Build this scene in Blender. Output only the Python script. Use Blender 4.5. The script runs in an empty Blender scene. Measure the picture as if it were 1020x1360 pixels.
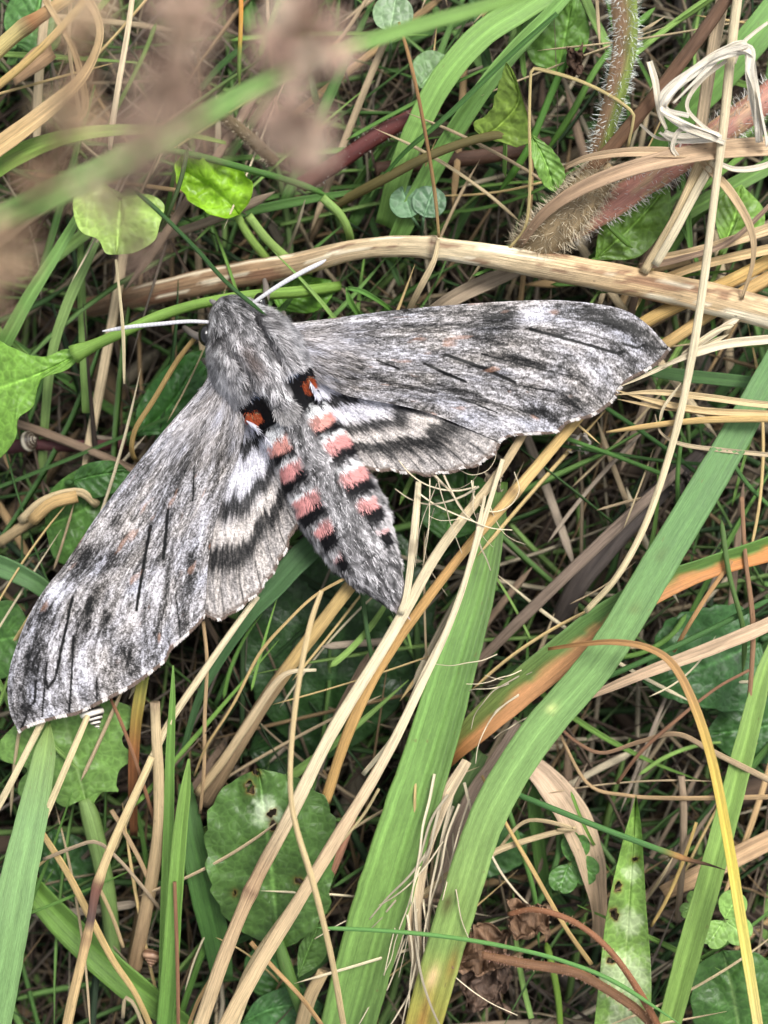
import bpy, math, random
import numpy as np
from mathutils import Vector

# ------------------------------------------------------------------ camera, light, exposure
CM = 0.01                       # all coordinates below are in centimetres
D = 18.0                        # camera height above the level of the moth's wings (cm)
GZ = 4.8                        # height of the wing level above the soil (cm)
scene = bpy.context.scene
cam_d = bpy.data.cameras.new('camera'); cam = bpy.data.objects.new('camera', cam_d)
scene.collection.objects.link(cam); scene.camera = cam
cam.location = (0, 0, (GZ + D) * CM)
cam_d.sensor_fit = 'VERTICAL'; cam_d.sensor_height = 36.0; cam_d.sensor_width = 27.0
cam_d.lens = 18.0 / (6.8 / D)
cam_d.clip_start = 0.004; cam_d.clip_end = 50
cam_d.dof.use_dof = True; cam_d.dof.focus_distance = D * CM - 0.001
cam_d.dof.aperture_fstop = cam_d.lens / 3.0
world = bpy.data.worlds.new('World'); scene.world = world; world.use_nodes = True
SUN = Vector((0.33, 0.42, 0.85)).normalized()
wn = world.node_tree
sky = wn.nodes.new('ShaderNodeTexSky'); sky.sky_type = 'NISHITA'; sky.sun_disc = False
sky.sun_elevation = math.asin(SUN.z); sky.sun_rotation = math.atan2(SUN.x, SUN.y)
sky.dust_density = 3.0; sky.air_density = 1.0; sky.ozone_density = 1.0
hs = wn.nodes.new('ShaderNodeHueSaturation'); hs.inputs['Saturation'].default_value = 0.3
wn.links.new(sky.outputs[0], hs.inputs['Color'])
bg = wn.nodes['Background']; bg.inputs['Strength'].default_value = 0.13
wn.links.new(hs.outputs[0], bg.inputs['Color'])
sun_d = bpy.data.lights.new('sun', 'SUN'); sun_d.energy = 2.1; sun_d.angle = math.radians(22)
sun_d.color = (1.0, 0.975, 0.94)
sun = bpy.data.objects.new('sun', sun_d); scene.collection.objects.link(sun)
sun.rotation_euler = SUN.to_track_quat('Z', 'Y').to_euler()
sun.location = (0.5, 0.6, 1.2)
vs = scene.view_settings
vs.view_transform = 'Standard'; vs.look = 'None'; vs.gamma = 1.0; vs.use_curve_mapping = False
vs.exposure = 0.92

# ------------------------------------------------------------------ helpers
rng = np.random.default_rng(7)
random.seed(7)
LINK = scene.collection.objects.link

def lin(c):
    c = np.asarray(c, float) / 255.0
    return np.where(c <= 0.04045, c / 12.92, ((c + 0.055) / 1.055) ** 2.4)

def P(px, py, h):
    """point on the level h (cm above the wing level) seen at photograph pixel px, py"""
    k = (D - h) / D / 100.0
    return np.array([(px - 510) * k, (680 - py) * k, h + GZ])

def Parr(px, py, h):
    k = (D - h) / D / 100.0
    return np.stack([(px - 510) * k, (680 - py) * k, h + GZ], -1)

_tab = np.random.default_rng(99).random((8, 256, 256))
def vn(x, y, seed=0):
    x = np.asarray(x, float); y = np.asarray(y, float)
    xi = np.floor(x).astype(int); yi = np.floor(y).astype(int)
    fx = x - xi; fy = y - yi
    fx = fx * fx * (3 - 2 * fx); fy = fy * fy * (3 - 2 * fy)
    t = _tab[seed % 8]; o = 37 * seed
    a = t[(xi + o) & 255, yi & 255]; b = t[(xi + o + 1) & 255, yi & 255]
    c = t[(xi + o) & 255, (yi + 1) & 255]; d = t[(xi + o + 1) & 255, (yi + 1) & 255]
    return (a * (1 - fx) + b * fx) * (1 - fy) + (c * (1 - fx) + d * fx) * fy
def fbm(x, y, seed=0, o=3):
    s = 0; a = 1; n = 0
    for i in range(o):
        s = s + a * vn(x * 2 ** i, y * 2 ** i, seed + i); n += a; a *= 0.55
    return s / n
def sst(e0, e1, x):
    t = np.clip((x - e0) / (e1 - e0), 0, 1); return t * t * (3 - 2 * t)

def mk(name, v, faces, mat, col=None, uv=None, parent=None, origin=None):
    """one mesh object; v in cm; faces = list of (n,3)/(n,4) index arrays; col, uv per vertex"""
    v = np.asarray(v, float)
    if origin is None:
        origin = np.zeros(3) if parent is not None else np.array([v[:, 0].mean(), v[:, 1].mean(), v[:, 2].min()])
    pw = np.asarray(parent['_o']) if parent is not None and '_o' in parent else np.zeros(3)
    org = origin if parent is None else pw
    me = bpy.data.meshes.new(name)
    me.vertices.add(len(v)); me.vertices.foreach_set('co', ((v - org) * CM).astype(np.float32).ravel())
    if isinstance(faces, np.ndarray): faces = [faces]
    faces = [np.asarray(f, int) for f in faces if len(f)]
    nl = sum(f.size for f in faces); nf = sum(len(f) for f in faces)
    me.loops.add(nl); me.polygons.add(nf)
    li = np.concatenate([f.ravel() for f in faces])
    me.loops.foreach_set('vertex_index', li.astype(np.int32))
    tot = np.concatenate([np.full(len(f), f.shape[1]) for f in faces])
    st = np.concatenate([[0], np.cumsum(tot)[:-1]])
    me.polygons.foreach_set('loop_start', st.astype(np.int32))
    me.polygons.foreach_set('use_smooth', np.ones(nf, bool))
    if col is not None:
        a = me.color_attributes.new('Col', 'FLOAT_COLOR', 'POINT')
        c4 = np.ones((len(v), 4), np.float32); c4[:, :3] = col
        a.data.foreach_set('color', c4.ravel())
    if uv is not None:
        l = me.uv_layers.new(name='UVMap'); l.data.foreach_set('uv', np.asarray(uv, np.float32)[li].ravel())
    me.update(calc_edges=True); me.validate()
    me.materials.append(mat)
    o = bpy.data.objects.new(name, me); LINK(o)
    if parent is None: o.location = org * CM
    else: o.parent = parent
    o['_o'] = [float(x) for x in org]
    return o

def empty(name, loc):
    o = bpy.data.objects.new(name, None); LINK(o); o.empty_display_size = 0.002
    o.location = np.asarray(loc) * CM; o['_o'] = [float(x) for x in loc]
    return o

def tag(o, label=None, cat=None, group=None, kind=None):
    if label: o['label'] = label
    if cat: o['category'] = cat
    if group: o['group'] = group
    if kind: o['kind'] = kind
    return o

def catmull(p, n):
    p = np.asarray(p, float)
    if len(p) == 2:
        f = np.linspace(0, 1, n)[:, None]; return p[0] * (1 - f) + p[1] * f
    q = np.vstack([2 * p[0] - p[1], p, 2 * p[-1] - p[-2]])
    seg = np.linalg.norm(np.diff(p[:, :2], axis=0), axis=1) + 1e-6
    cum = np.concatenate([[0], np.cumsum(seg)]); t = np.linspace(0, cum[-1], n)
    i = np.clip(np.searchsorted(cum, t, side='right') - 1, 0, len(p) - 2)
    f = ((t - cum[i]) / seg[i])[:, None]
    p0, p1, p2, p3 = q[i], q[i + 1], q[i + 2], q[i + 3]
    # tangents limited by the segment lengths
    return 0.5 * ((2 * p1) + (-p0 + p2) * f + (2 * p0 - 5 * p1 + 4 * p2 - p3) * f ** 2 + (-p0 + 3 * p1 - 3 * p2 + p3) * f ** 3)

def frames(c, up=(0, 0, 1)):
    t = np.gradient(c, axis=0); t /= np.linalg.norm(t, axis=1, keepdims=True) + 1e-9
    up = np.broadcast_to(np.asarray(up, float), t.shape)
    s = np.cross(t, up); ln = np.linalg.norm(s, axis=1, keepdims=True)
    s = np.where(ln > 0.05, s / (ln + 1e-9), [[1, 0, 0]])
    for i in range(1, len(s)):
        if s[i] @ s[i - 1] < 0 and ln[i] < 0.3: s[i] = -s[i]
    n = np.cross(s, t)
    return t, s, n

def cramp(stops, f):
    """stops = single rgb or [(pos, rgb), ...] in 0..255 -> linear colours at f"""
    if isinstance(stops[0], (int, float)): return np.repeat(lin(stops)[None], len(f), 0)
    xs = [a for a, _ in stops]; cs = np.array([lin(c) for _, c in stops])
    return np.stack([np.interp(f, xs, cs[:, k]) for k in range(3)], -1)

def grid_faces(nr, nc, wrap=False):
    r = np.arange(nr - 1)[:, None]; c = np.arange(nc if wrap else nc - 1)[None]
    a = r * nc + c; b = r * nc + (c + 1) % nc
    return np.stack([a, b, b + nc, a + nc], -1).reshape(-1, 4)

# ------------------------------------------------------------------ materials
class NT:
    def __init__(s, name):
        s.m = bpy.data.materials.new(name); s.m.use_nodes = True
        s.t = s.m.node_tree; s.t.nodes.clear()
        s.out = s.n('ShaderNodeOutputMaterial')
    def n(s, t, **kw):
        x = s.t.nodes.new(t)
        for k, v in kw.items(): setattr(x, k, v)
        return x
    def l(s, a, b): s.t.links.new(a, b)
    def math(s, op, a, b=None, c=None):
        x = s.n('ShaderNodeMath', operation=op)
        for i, v in enumerate((a, b, c)):
            if v is None: continue
            if isinstance(v, (int, float)): x.inputs[i].default_value = v
            else: s.l(v, x.inputs[i])
        return x.outputs[0]
    def comb(s, x, y, z):
        c = s.n('ShaderNodeCombineXYZ')
        for i, v in enumerate((x, y, z)):
            if isinstance(v, (int, float)): c.inputs[i].default_value = v
            else: s.l(v, c.inputs[i])
        return c.outputs[0]
    def noise(s, vec, scale, detail=2, rough=0.5):
        x = s.n('ShaderNodeTexNoise'); x.inputs['Scale'].default_value = scale
        x.inputs['Detail'].default_value = detail; x.inputs['Roughness'].default_value = rough
        s.l(vec, x.inputs['Vector']); return x.outputs['Fac']
    def rng(s, v, a, b, c, d):
        x = s.n('ShaderNodeMapRange'); s.l(v, x.inputs[0])
        for i, q in enumerate((a, b, c, d)): x.inputs[i + 1].default_value = q
        return x.outputs[0]
    def scale(s, col, f):
        x = s.n('ShaderNodeVectorMath', operation='SCALE'); s.l(col, x.inputs[0])
        if isinstance(f, (int, float)): x.inputs['Scale'].default_value = f
        else: s.l(f, x.inputs['Scale'])
        return x.outputs[0]
    def mix(s, f, a, b):
        x = s.n('ShaderNodeMix', data_type='RGBA'); s.l(f, x.inputs[0])
        for i, v in ((6, a), (7, b)):
            if isinstance(v, tuple): x.inputs[i].default_value = (*v, 1)
            else: s.l(v, x.inputs[i])
        return x.outputs[2]
    def bump(s, h, strength, dist):
        x = s.n('ShaderNodeBump'); x.inputs['Strength'].default_value = strength
        x.inputs['Distance'].default_value = dist; s.l(h, x.inputs['Height']); return x.outputs[0]
    def done(s, col, rough, spec=0.4, bump=None, trans=0.0, tcol=None, sheen=0):
        p = s.n('ShaderNodeBsdfPrincipled'); s.l(col, p.inputs['Base Color'])
        if isinstance(rough, (int, float)): p.inputs['Roughness'].default_value = rough
        else: s.l(rough, p.inputs['Roughness'])
        p.inputs['Specular IOR Level'].default_value = spec
        if sheen: p.inputs['Sheen Weight'].default_value = sheen
        if bump is not None: s.l(bump, p.inputs['Normal'])
        if trans:
            t = s.n('ShaderNodeBsdfTranslucent'); s.l(tcol if tcol is not None else col, t.inputs['Color'])
            m = s.n('ShaderNodeMixShader'); m.inputs[0].default_value = trans
            s.l(p.outputs[0], m.inputs[1]); s.l(t.outputs[0], m.inputs[2]); s.l(m.outputs[0], s.out.inputs[0])
        else: s.l(p.outputs[0], s.out.inputs[0])
        return s.m
    def mul(s, col, rgb):
        x = s.n('ShaderNodeVectorMath', operation='MULTIPLY'); s.l(col, x.inputs[0]); x.inputs[1].default_value = rgb; return x.outputs[0]
    def attr(s): return s.n('ShaderNodeAttribute', attribute_name='Col').outputs['Color']
    def uv(s):
        u = s.n('ShaderNodeUVMap', uv_map='UVMap'); x = s.n('ShaderNodeSeparateXYZ'); s.l(u.outputs[0], x.inputs[0])
        return x.outputs[0], x.outputs[1]
    def rnd(s): return s.n('ShaderNodeObjectInfo').outputs['Random']
    def obj(s): return s.n('ShaderNodeTexCoord').outputs['Object']

def m_blade():
    s = NT('grass_blade'); u, v = s.uv(); r = s.math('MULTIPLY', s.rnd(), 40.0)
    st = s.noise(s.comb(s.math('MULTIPLY', u, 34.0), s.math('MULTIPLY', v, 0.10), r), 1.0, 4, 0.7)
    fl = s.noise(s.comb(s.math('MULTIPLY', u, 9.0), s.math('MULTIPLY', v, 1.6), r), 1.0, 4, 0.6)
    sp = s.noise(s.comb(s.math('MULTIPLY', u, 7.0), s.math('MULTIPLY', v, 7.0), r), 1.0, 2, 0.5)
    fi = s.noise(s.comb(s.math('MULTIPLY', u, 60.0), s.math('MULTIPLY', v, 14.0), r), 1.0, 3, 0.7)
    hsn = s.n('ShaderNodeHueSaturation'); hsn.inputs['Saturation'].default_value = 0.95; hsn.inputs['Value'].default_value = 1.0; s.l(s.mul(s.attr(), (1.08, 1.03, 0.78)), hsn.inputs['Color'])
    c = s.scale(hsn.outputs[0], s.rng(st, 0.3, 0.7, 0.76, 1.2))
    c = s.scale(c, s.rng(fl, 0.3, 0.7, 0.8, 1.15))
    c = s.scale(c, s.rng(fi, 0.3, 0.7, 0.82, 1.16))
    c = s.mix(s.rng(sp, 0.70, 0.80, 0.0, 0.55), c, (0.16, 0.12, 0.045))
    b = s.bump(s.math('ADD', st, s.math('MULTIPLY', fi, 0.4)), 0.6, 0.0002)
    return s.done(c, s.rng(fl, 0.3, 0.7, 0.38, 0.6), 0.42, b, 0.22)
def m_straw():
    s = NT('dry_straw'); u, v = s.uv(); r = s.math('MULTIPLY', s.rnd(), 40.0)
    st = s.noise(s.comb(s.math('MULTIPLY', u, 22.0), s.math('MULTIPLY', v, 0.35), r), 1.0, 4, 0.65)
    bl = s.noise(s.comb(s.math('MULTIPLY', u, 3.0), s.math('MULTIPLY', v, 1.3), r), 1.0, 4, 0.6)
    sp = s.noise(s.comb(s.math('MULTIPLY', u, 12.0), s.math('MULTIPLY', v, 9.0), r), 1.0, 2, 0.5)
    fi = s.noise(s.comb(s.math('MULTIPLY', u, 55.0), s.math('MULTIPLY', v, 3.5), r), 1.0, 4, 0.75)
    hsn = s.n('ShaderNodeHueSaturation'); hsn.inputs['Saturation'].default_value = 0.93; hsn.inputs['Value'].default_value = 1.24; s.l(s.attr(), hsn.inputs['Color'])
    c = s.scale(hsn.outputs[0], s.rng(st, 0.28, 0.72, 0.62, 1.22))
    c = s.scale(c, s.rng(fi, 0.3, 0.7, 0.66, 1.25))
    c = s.mix(s.rng(bl, 0.5, 0.68, 0.0, 0.6), c, s.scale(c, 0.5))
    c = s.mix(s.rng(sp, 0.68, 0.78, 0.0, 0.6), c, (0.09, 0.06, 0.035))
    b = s.bump(s.math('ADD', st, s.math('MULTIPLY', fi, 0.6)), 0.8, 0.0003)
    return s.done(c, 0.55, 0.35, b, 0.08)
def m_leaf():
    s = NT('broad_leaf'); o = s.obj(); r = s.math('MULTIPLY', s.rnd(), 3.0)
    va = s.n('ShaderNodeVectorMath', operation='ADD'); s.l(o, va.inputs[0]); s.l(s.comb(r, r, r), va.inputs[1])
    vo = s.n('ShaderNodeTexVoronoi', feature='DISTANCE_TO_EDGE'); vo.inputs['Scale'].default_value = 900; s.l(va.outputs[0], vo.inputs['Vector'])
    n1 = s.noise(va.outputs[0], 160, 4, 0.6); n2 = s.noise(va.outputs[0], 1500, 2, 0.5)
    c = s.scale(s.mul(s.attr(), (1.06, 1.0, 0.80)), s.rng(n1, 0.3, 0.7, 0.74, 1.2))
    c = s.scale(c, s.rng(vo.outputs['Distance'], 0.0, 0.18, 1.22, 0.96))
    c = s.scale(c, s.rng(n2, 0.3, 0.7, 0.86, 1.1))
    h = s.math('ADD', s.math('MULTIPLY', vo.outputs['Distance'], 0.7), s.math('MULTIPLY', n1, 0.9))
    return s.done(c, s.rng(n1, 0.3, 0.7, 0.36, 0.55), 0.4, s.bump(h, 0.5, 0.0005), 0.2)
def m_fur(name, rough=0.65, spec=0.18, sheen=0.0):
    s = NT(name); return s.done(s.attr(), rough, spec, None, 0.12, None, sheen)
def m_wing():
    s = NT('wing_scales'); o = s.obj()
    n1 = s.noise(o, 3800, 2, 0.6); n2 = s.noise(o, 1500, 2, 0.6)
    c = s.scale(s.attr(), s.rng(n1, 0.28, 0.72, 0.5, 1.5))
    c = s.scale(c, s.rng(n2, 0.3, 0.7, 0.82, 1.18))
    return s.done(c, 0.52, 0.2, s.bump(n1, 0.6, 0.00012), 0.0, None, 0.0)
def m_soil():
    s = NT('soil'); o = s.obj(); n = s.noise(o, 130, 6, 0.7); n2 = s.noise(o, 900, 3, 0.6)
    c = s.mix(s.rng(n, 0.35, 0.65, 0, 1), (0.012, 0.009, 0.006), (0.05, 0.038, 0.024))
    return s.done(c, 0.9, 0.2, s.bump(s.math('ADD', n, s.math('MULTIPLY', n2, 0.4)), 1.0, 0.004))
def m_eye():
    s = NT('eye_glossy'); return s.done(s.attr(), 0.15, 0.6)
BLADE, STRAW, LEAF, WING, SOIL, EYE = m_blade(), m_straw(), m_leaf(), m_wing(), m_soil(), m_eye()
FUR = m_fur('moth_fur'); HAIR = m_fur('plant_hair', 0.5, 0.4, 0.0)
def m_shell():
    s = NT('snail_shell'); n = s.noise(s.obj(), 1500, 3, 0.6)
    return s.done(s.scale(s.attr(), s.rng(n, 0.3, 0.7, 0.8, 1.15)), 0.4, 0.4, s.bump(n, 0.3, 0.0002))
SHELL = m_shell()

# ------------------------------------------------------------------ shape builders
def ribbon_geo(pts, col, w=None, fold=0.12, roll=0.0, nx=8, n=None, th=0.012, taper=(0, 0), wave=0.0, cfun=None, ribs=0):
    """flat grass blade with folded cross-section and thickness; pts (px,py,h[,w])"""
    pts = [tuple(p) + ((w,) if len(p) == 3 else ()) for p in pts]
    a = np.array(pts, float)
    L = np.linalg.norm(np.diff(a[:, :2], axis=0), axis=1).sum()
    n = n or int(np.clip(L / 9, 10, 110))
    s = catmull(a, n); f = np.linspace(0, 1, n)
    c = Parr(s[:, 0], s[:, 1], s[:, 2]); wd = np.maximum(s[:, 3], 0.4) / 100 * (D - s[:, 2]) / D
    if taper[0]: wd = wd * np.clip(f / taper[0], 0.03, 1) ** 0.7
    if taper[1]: wd = wd * np.clip((1 - f) / taper[1], 0.02, 1) ** 0.7
    t, sd, nm = frames(c)
    rl = np.interp(f, np.linspace(0, 1, len(np.atleast_1d(roll))), np.atleast_1d(roll)) * math.pi / 180
    sd2 = sd * np.cos(rl)[:, None] + nm * np.sin(rl)[:, None]; nm2 = np.cross(sd2, t)
    u = np.linspace(-1, 1, nx + 1)
    sv = np.concatenate([[0], np.cumsum(np.linalg.norm(np.diff(c, axis=0), axis=1))])
    prof = fold * np.abs(u) + (0.02 * np.cos(u * ribs * math.pi) if ribs else 0)
    wob = wave * (vn(sv * 1.3, sv * 0, 3) - 0.5)
    edge = 1 + 0.05 * (vn(sv * 6, sv * 0 + 2, 4) - 0.5)
    top = c[:, None] + sd2[:, None] * (u[None, :, None] * wd[:, None, None] / 2 * edge[:, None, None]) + nm2[:, None] * ((prof[None] * wd[:, None]) + wob[:, None] * u[None])[:, :, None]
    bot = top - nm2[:, None] * th
    V = np.concatenate([top, bot[:, ::-1]], 1); m = 2 * (nx + 1)
    F = grid_faces(n, m, True)
    caps = []
    for r in (0, n - 1):
        b = r * m
        q = [[b + i, b + i + 1, b + m - 2 - i, b + m - 1 - i] for i in range(nx)]
        caps += q if r else [x[::-1] for x in q]
    uu = np.concatenate([u, u[::-1]]) * 0.5 + 0.5
    UV = np.stack([np.broadcast_to(uu, (n, m)), np.broadcast_to(sv[:, None], (n, m))], -1).reshape(-1, 2)
    if cfun is not None:
        C = cfun(np.broadcast_to(f[:, None], (n, m)), np.broadcast_to(uu[None] * 2 - 1, (n, m)))
        C = C.reshape(-1, 3)
    else:
        C = np.repeat(cramp(col, f)[:, None], m, 1)
        dv = 1 + 0.28 * np.exp(-(uu * 2 - 1) ** 2 / 0.006) - 0.0
        C = (C * dv[None, :, None]).reshape(-1, 3)
    return V.reshape(-1, 3), [F, np.array(caps)], C, UV

def tube_geo(pts, col, w=None, sides=10, n=None, flat=1.0, nodes=(), taper=(0, 0), bend=0.0, cfun=None, world=False):
    pts = [tuple(p) + ((w,) if len(p) == 3 else ()) for p in pts]
    a = np.array(pts, float)
    if world:
        c = catmull(a[:, :3], n or 24); wd = np.interp(np.linspace(0, 1, len(c)), np.linspace(0, 1, len(a)), a[:, 3]); n = len(c)
    else:
        L = np.linalg.norm(np.diff(a[:, :2], axis=0), axis=1).sum()
        n = n or int(np.clip(L / 8, 8, 120))
        s = catmull(a, n)
        c = Parr(s[:, 0], s[:, 1], s[:, 2]); wd = np.maximum(s[:, 3], 0.3) / 100 * (D - s[:, 2]) / D
    f = np.linspace(0, 1, n)
    for nf in nodes: wd = wd * (1 + 0.22 * np.exp(-((f - nf) * n / 1.4) ** 2))
    if taper[0]: wd = wd * np.clip(f / taper[0], 0.05, 1) ** 0.8
    if taper[1]: wd = wd * np.clip((1 - f) / taper[1], 0.04, 1) ** 0.8
    sv = np.concatenate([[0], np.cumsum(np.linalg.norm(np.diff(c, axis=0), axis=1))])
    wd = wd * (1 + 0.10 * (vn(sv * 3, sv * 0 + len(a), 2) - 0.5))
    if bend:
        c = c + np.stack([vn(sv * 0.8, sv * 0 + 5, 1) - .5, vn(sv * 0.8, sv * 0 + 9, 2) - .5, 0 * sv], -1) * bend
    t, sd, nm = frames(c)
    th = np.linspace(0, 2 * math.pi, sides, endpoint=False)
    rr = 1 + 0.06 * np.sin(th * 3 + 1)
    V = c[:, None] + (sd[:, None] * (np.cos(th) * rr)[None, :, None] + nm[:, None] * (np.sin(th) * rr * flat)[None, :, None]) * wd[:, None, None] / 2
    m = sides; F = grid_faces(n, m, True)
    V = V.reshape(-1, 3)
    e0, e1 = len(V), len(V) + 1
    V = np.vstack([V, c[0] + t[0] * wd[0] * 0.15, c[-1] - t[-1] * wd[-1] * 0.15])
    T = [[(i + 1) % m, i, e0] for i in range(m)] + [[(n - 1) * m + i, (n - 1) * m + (i + 1) % m, e1] for i in range(m)]
    C = cramp(col, f)
    for nf in nodes:
        k = np.exp(-((f - nf) * n / 1.0) ** 2)[:, None]; C = C * (1 - 0.6 * k) + lin((95, 62, 45)) * 0.6 * k
    if cfun is not None: C = cfun(np.repeat(f, m), np.tile(th, n))
    else: C = np.repeat(C, m, 0)
    C = np.vstack([C, C[0] * 0.7, C[-1] * 0.7])
    UV = np.stack([np.tile(np.abs(np.linspace(-1, 1, m)), n), np.repeat(sv, m)], -1)
    UV = np.vstack([UV, [[.5, 0]], [[.5, sv[-1]]]])
    return V, [F, np.array(T)], C, UV

def merge(geos):
    V, F, C, U = [], {}, [], []
    off = 0
    for g in geos:
        V.append(g[0]); C.append(g[2]); U.append(g[3])
        for f in g[1]:
            f = np.asarray(f)
            if len(f): F.setdefault(f.shape[1], []).append(f + off)
        off += len(g[0])
    return np.vstack(V), [np.vstack(x) for x in F.values()], np.vstack(C), np.vstack(U)

def put(name, geo, mat, label=None, cat=None, group=None, parent=None, kind=None):
    o = mk(name, geo[0], geo[1], mat, geo[2], geo[3], parent)
    return tag(o, label, cat, group, kind)

def blade(label, pts, col, w=None, group=None, name='grass_leaf', cat='grass blade', **kw):
    return put(name, ribbon_geo(pts, col, w, **kw), BLADE, label, cat, group)
def dryblade(label, pts, col, w=None, group=None, name='dry_grass_leaf', cat='dry blade', **kw):
    return put(name, ribbon_geo(pts, col, w, **kw), STRAW, label, cat, group)
def straw(label, pts, col, w=None, group=None, name='straw', cat='straw', **kw):
    return put(name, tube_geo(pts, col, w, **kw), STRAW, label, cat, group)
def culm(label, pts, col, w=None, group=None, name='grass_culm', cat='grass stem', **kw):
    return put(name, tube_geo(pts, col, w, **kw), BLADE, label, cat, group)

def resample(p, n):
    p = np.asarray(p, float); return catmull(p, n)

def leaf_geo(mid, left, right, h, col, vein=None, teeth=(0, 0), nv=7, ns=80, nt=28, cup=0.0, wavy=0.12, holes=(), patch=(), seed=0, vs_=0.55, hmid=None, veinamp=0.016):
    """broad leaf between two outlines (pixel polylines base->tip) round a midrib; h = list of levels base->tip"""
    m = resample(mid, ns); l = resample(left, ns); r = resample(right, ns)
    f = np.linspace(0, 1, ns); hh = np.interp(f, np.linspace(0, 1, len(np.atleast_1d(h))), np.atleast_1d(h))
    t = np.linspace(-1, 1, 2 * nt + 1)
    side = np.where(t[None, :, None] < 0, l[:, None], r[:, None])
    at = np.abs(t)
    k = at[None] * np.ones((ns, 1))
    if teeth[0]:
        saw = (f * teeth[0] + 0.3 * vn(f * 9, f * 0 + seed, 3)) % 1.0
        k = k * (1 + teeth[1] * (np.where(saw < 0.75, saw / 0.75, (1 - saw) / 0.25)[:, None] - 0.6) * (at[None] ** 8))
    X = m[:, None] + (side - m[:, None]) * k[:, :, None]
    S = f[:, None] * np.ones_like(k); T = t[None] * np.ones_like(k); A = np.abs(T)
    ph = S * nv - vs_ * A * nv * 0.45
    lv = np.exp(-((ph - np.round(ph)) / 0.07) ** 2) * sst(0.02, 0.15, A) * (1 - 0.6 * A)
    mv = np.exp(-(A / 0.035) ** 2)
    cell = np.cos(2 * math.pi * ph)
    z = hh[:, None] + cup * A ** 2 + wavy * (fbm(X[..., 0] / 45 + seed * 7, X[..., 1] / 45, seed) - 0.5) * 2
    z = z + (-veinamp * cell * (1 - A * 0.5) * 0.5 - veinamp * 1.6 * np.exp(-(A / 0.10) ** 2))
    C = np.ones(S.shape + (3,)) * lin(col)
    n = fbm(X[..., 0] / 28 + seed * 3, X[..., 1] / 28, seed + 2)
    C = C * (0.7 + 0.6 * n)[..., None]
    vc = lin(vein if vein is not None else tuple(min(255, c * 1.35 + 15) for c in col))
    vv = np.clip(0.2 * lv + 0.8 * mv, 0, 1)[..., None]
    C = C * (1 - vv) + vc * vv
    for (qx, qy, qr, qc, qa) in patch:
        dd = np.hypot(X[..., 0] - qx, X[..., 1] - qy) / qr
        k2 = (qa * sst(1.0, 0.35, dd + 0.8 * (fbm(X[..., 0] / 7, X[..., 1] / 7, seed + 1) - 0.5)))[..., None]
        C = C * (1 - k2) + lin(qc) * k2
    W = X.reshape(-1, 2).copy(); F = grid_faces(ns, 2 * nt + 1)
    Cf = C.reshape(-1, 3)
    for (qx, qy, qr) in holes:
        d = W - [qx, qy]; ang = np.arctan2(d[:, 1], d[:, 0]); rad = np.hypot(d[:, 0], d[:, 1])
        R = qr * (1 + 0.28 * np.sin(ang * 2 + qx) + 0.15 * np.sin(ang * 5 + qy))
        inn = rad < R
        F = F[~inn[F].all(1)]
        W[inn] = [qx, qy] + d[inn] / (rad[inn, None] + 1e-6) * R[inn, None]
        rim = (np.exp(-np.clip(rad - R, 0, None) / 2.0) * 0.75)[:, None]
        Cf = Cf * (1 - rim) + lin((120, 95, 50)) * rim
    top = Parr(W[:, 0], W[:, 1], z.reshape(-1)); N = len(top)
    bot = top - [0, 0, 0.015]
    # rim of the sheet: edges used once
    e = np.concatenate([F[:, [0, 1]], F[:, [1, 2]], F[:, [2, 3]], F[:, [3, 0]]])
    key = np.sort(e, 1); key = key[:, 0] * N + key[:, 1]
    u_, idx, cnt = np.unique(key, return_index=True, return_counts=True)
    be = e[idx[cnt == 1]]
    R = np.stack([be[:, 1], be[:, 0], be[:, 0] + N, be[:, 1] + N], 1)
    V = np.vstack([top, bot]); FF = np.vstack([F, F[:, ::-1] + N, R])
    used = np.zeros(2 * N, bool); used[FF.ravel()] = True
    mp = np.cumsum(used) - 1
    CC = np.vstack([Cf, Cf * 1.15])
    UV = np.stack([(T.ravel() + 1) / 2, S.ravel() * 3], -1); UV = np.vstack([UV, UV])
    return V[used], [mp[FF]], CC[used], UV[used]

def leaf(label, mid, left, right, h, col, petiole=None, pcol=None, pw=10, cat='leaf', name='broad_leaf', group=None, **kw):
    b = P(mid[0][0], mid[0][1], np.atleast_1d(h)[0])
    root = tag(empty(name, b), label, cat, group)
    put('leaf_blade', leaf_geo(mid, left, right, h, col, **kw), LEAF, parent=root)
    if petiole: put('petiole', tube_geo(petiole, pcol or col, pw, sides=8), BLADE, parent=root)
    return root

def hairs_geo(root, dirs, nrm, length, width, col, curl=0.3, seg=2):
    """thin tapered strips; all arrays per hair, cm"""
    N = len(root); dirs = dirs / (np.linalg.norm(dirs, axis=1, keepdims=True) + 1e-9)
    sd = np.cross(dirs, nrm); sd /= np.linalg.norm(sd, axis=1, keepdims=True) + 1e-9
    cv = (rng.random((N, 1)) - 0.5) * curl
    rows = []
    for k in range(seg + 1):
        f = k / seg
        c = root + dirs * (length * f)[:, None] + sd * (cv * f * f) * length[:, None] - nrm * (0.12 * f * f * length)[:, None]
        ww = width * (1 - 0.85 * f) * 0.5
        rows += [c - sd * ww[:, None], c + sd * ww[:, None]]
    V = np.stack(rows, 1).reshape(-1, 3); m = 2 * (seg + 1)
    base = np.arange(N)[:, None] * m
    F = np.concatenate([base + np.array([2 * k, 2 * k + 1, 2 * k + 3, 2 * k + 2])[None] for k in range(seg)])
    C = np.repeat(col, m, 0)
    g = np.tile(np.repeat(np.linspace(0.8, 1.12, seg + 1), 2), N)[:, None]
    UV = np.zeros((len(V), 2))
    return V, [F], C * g, UV

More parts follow.
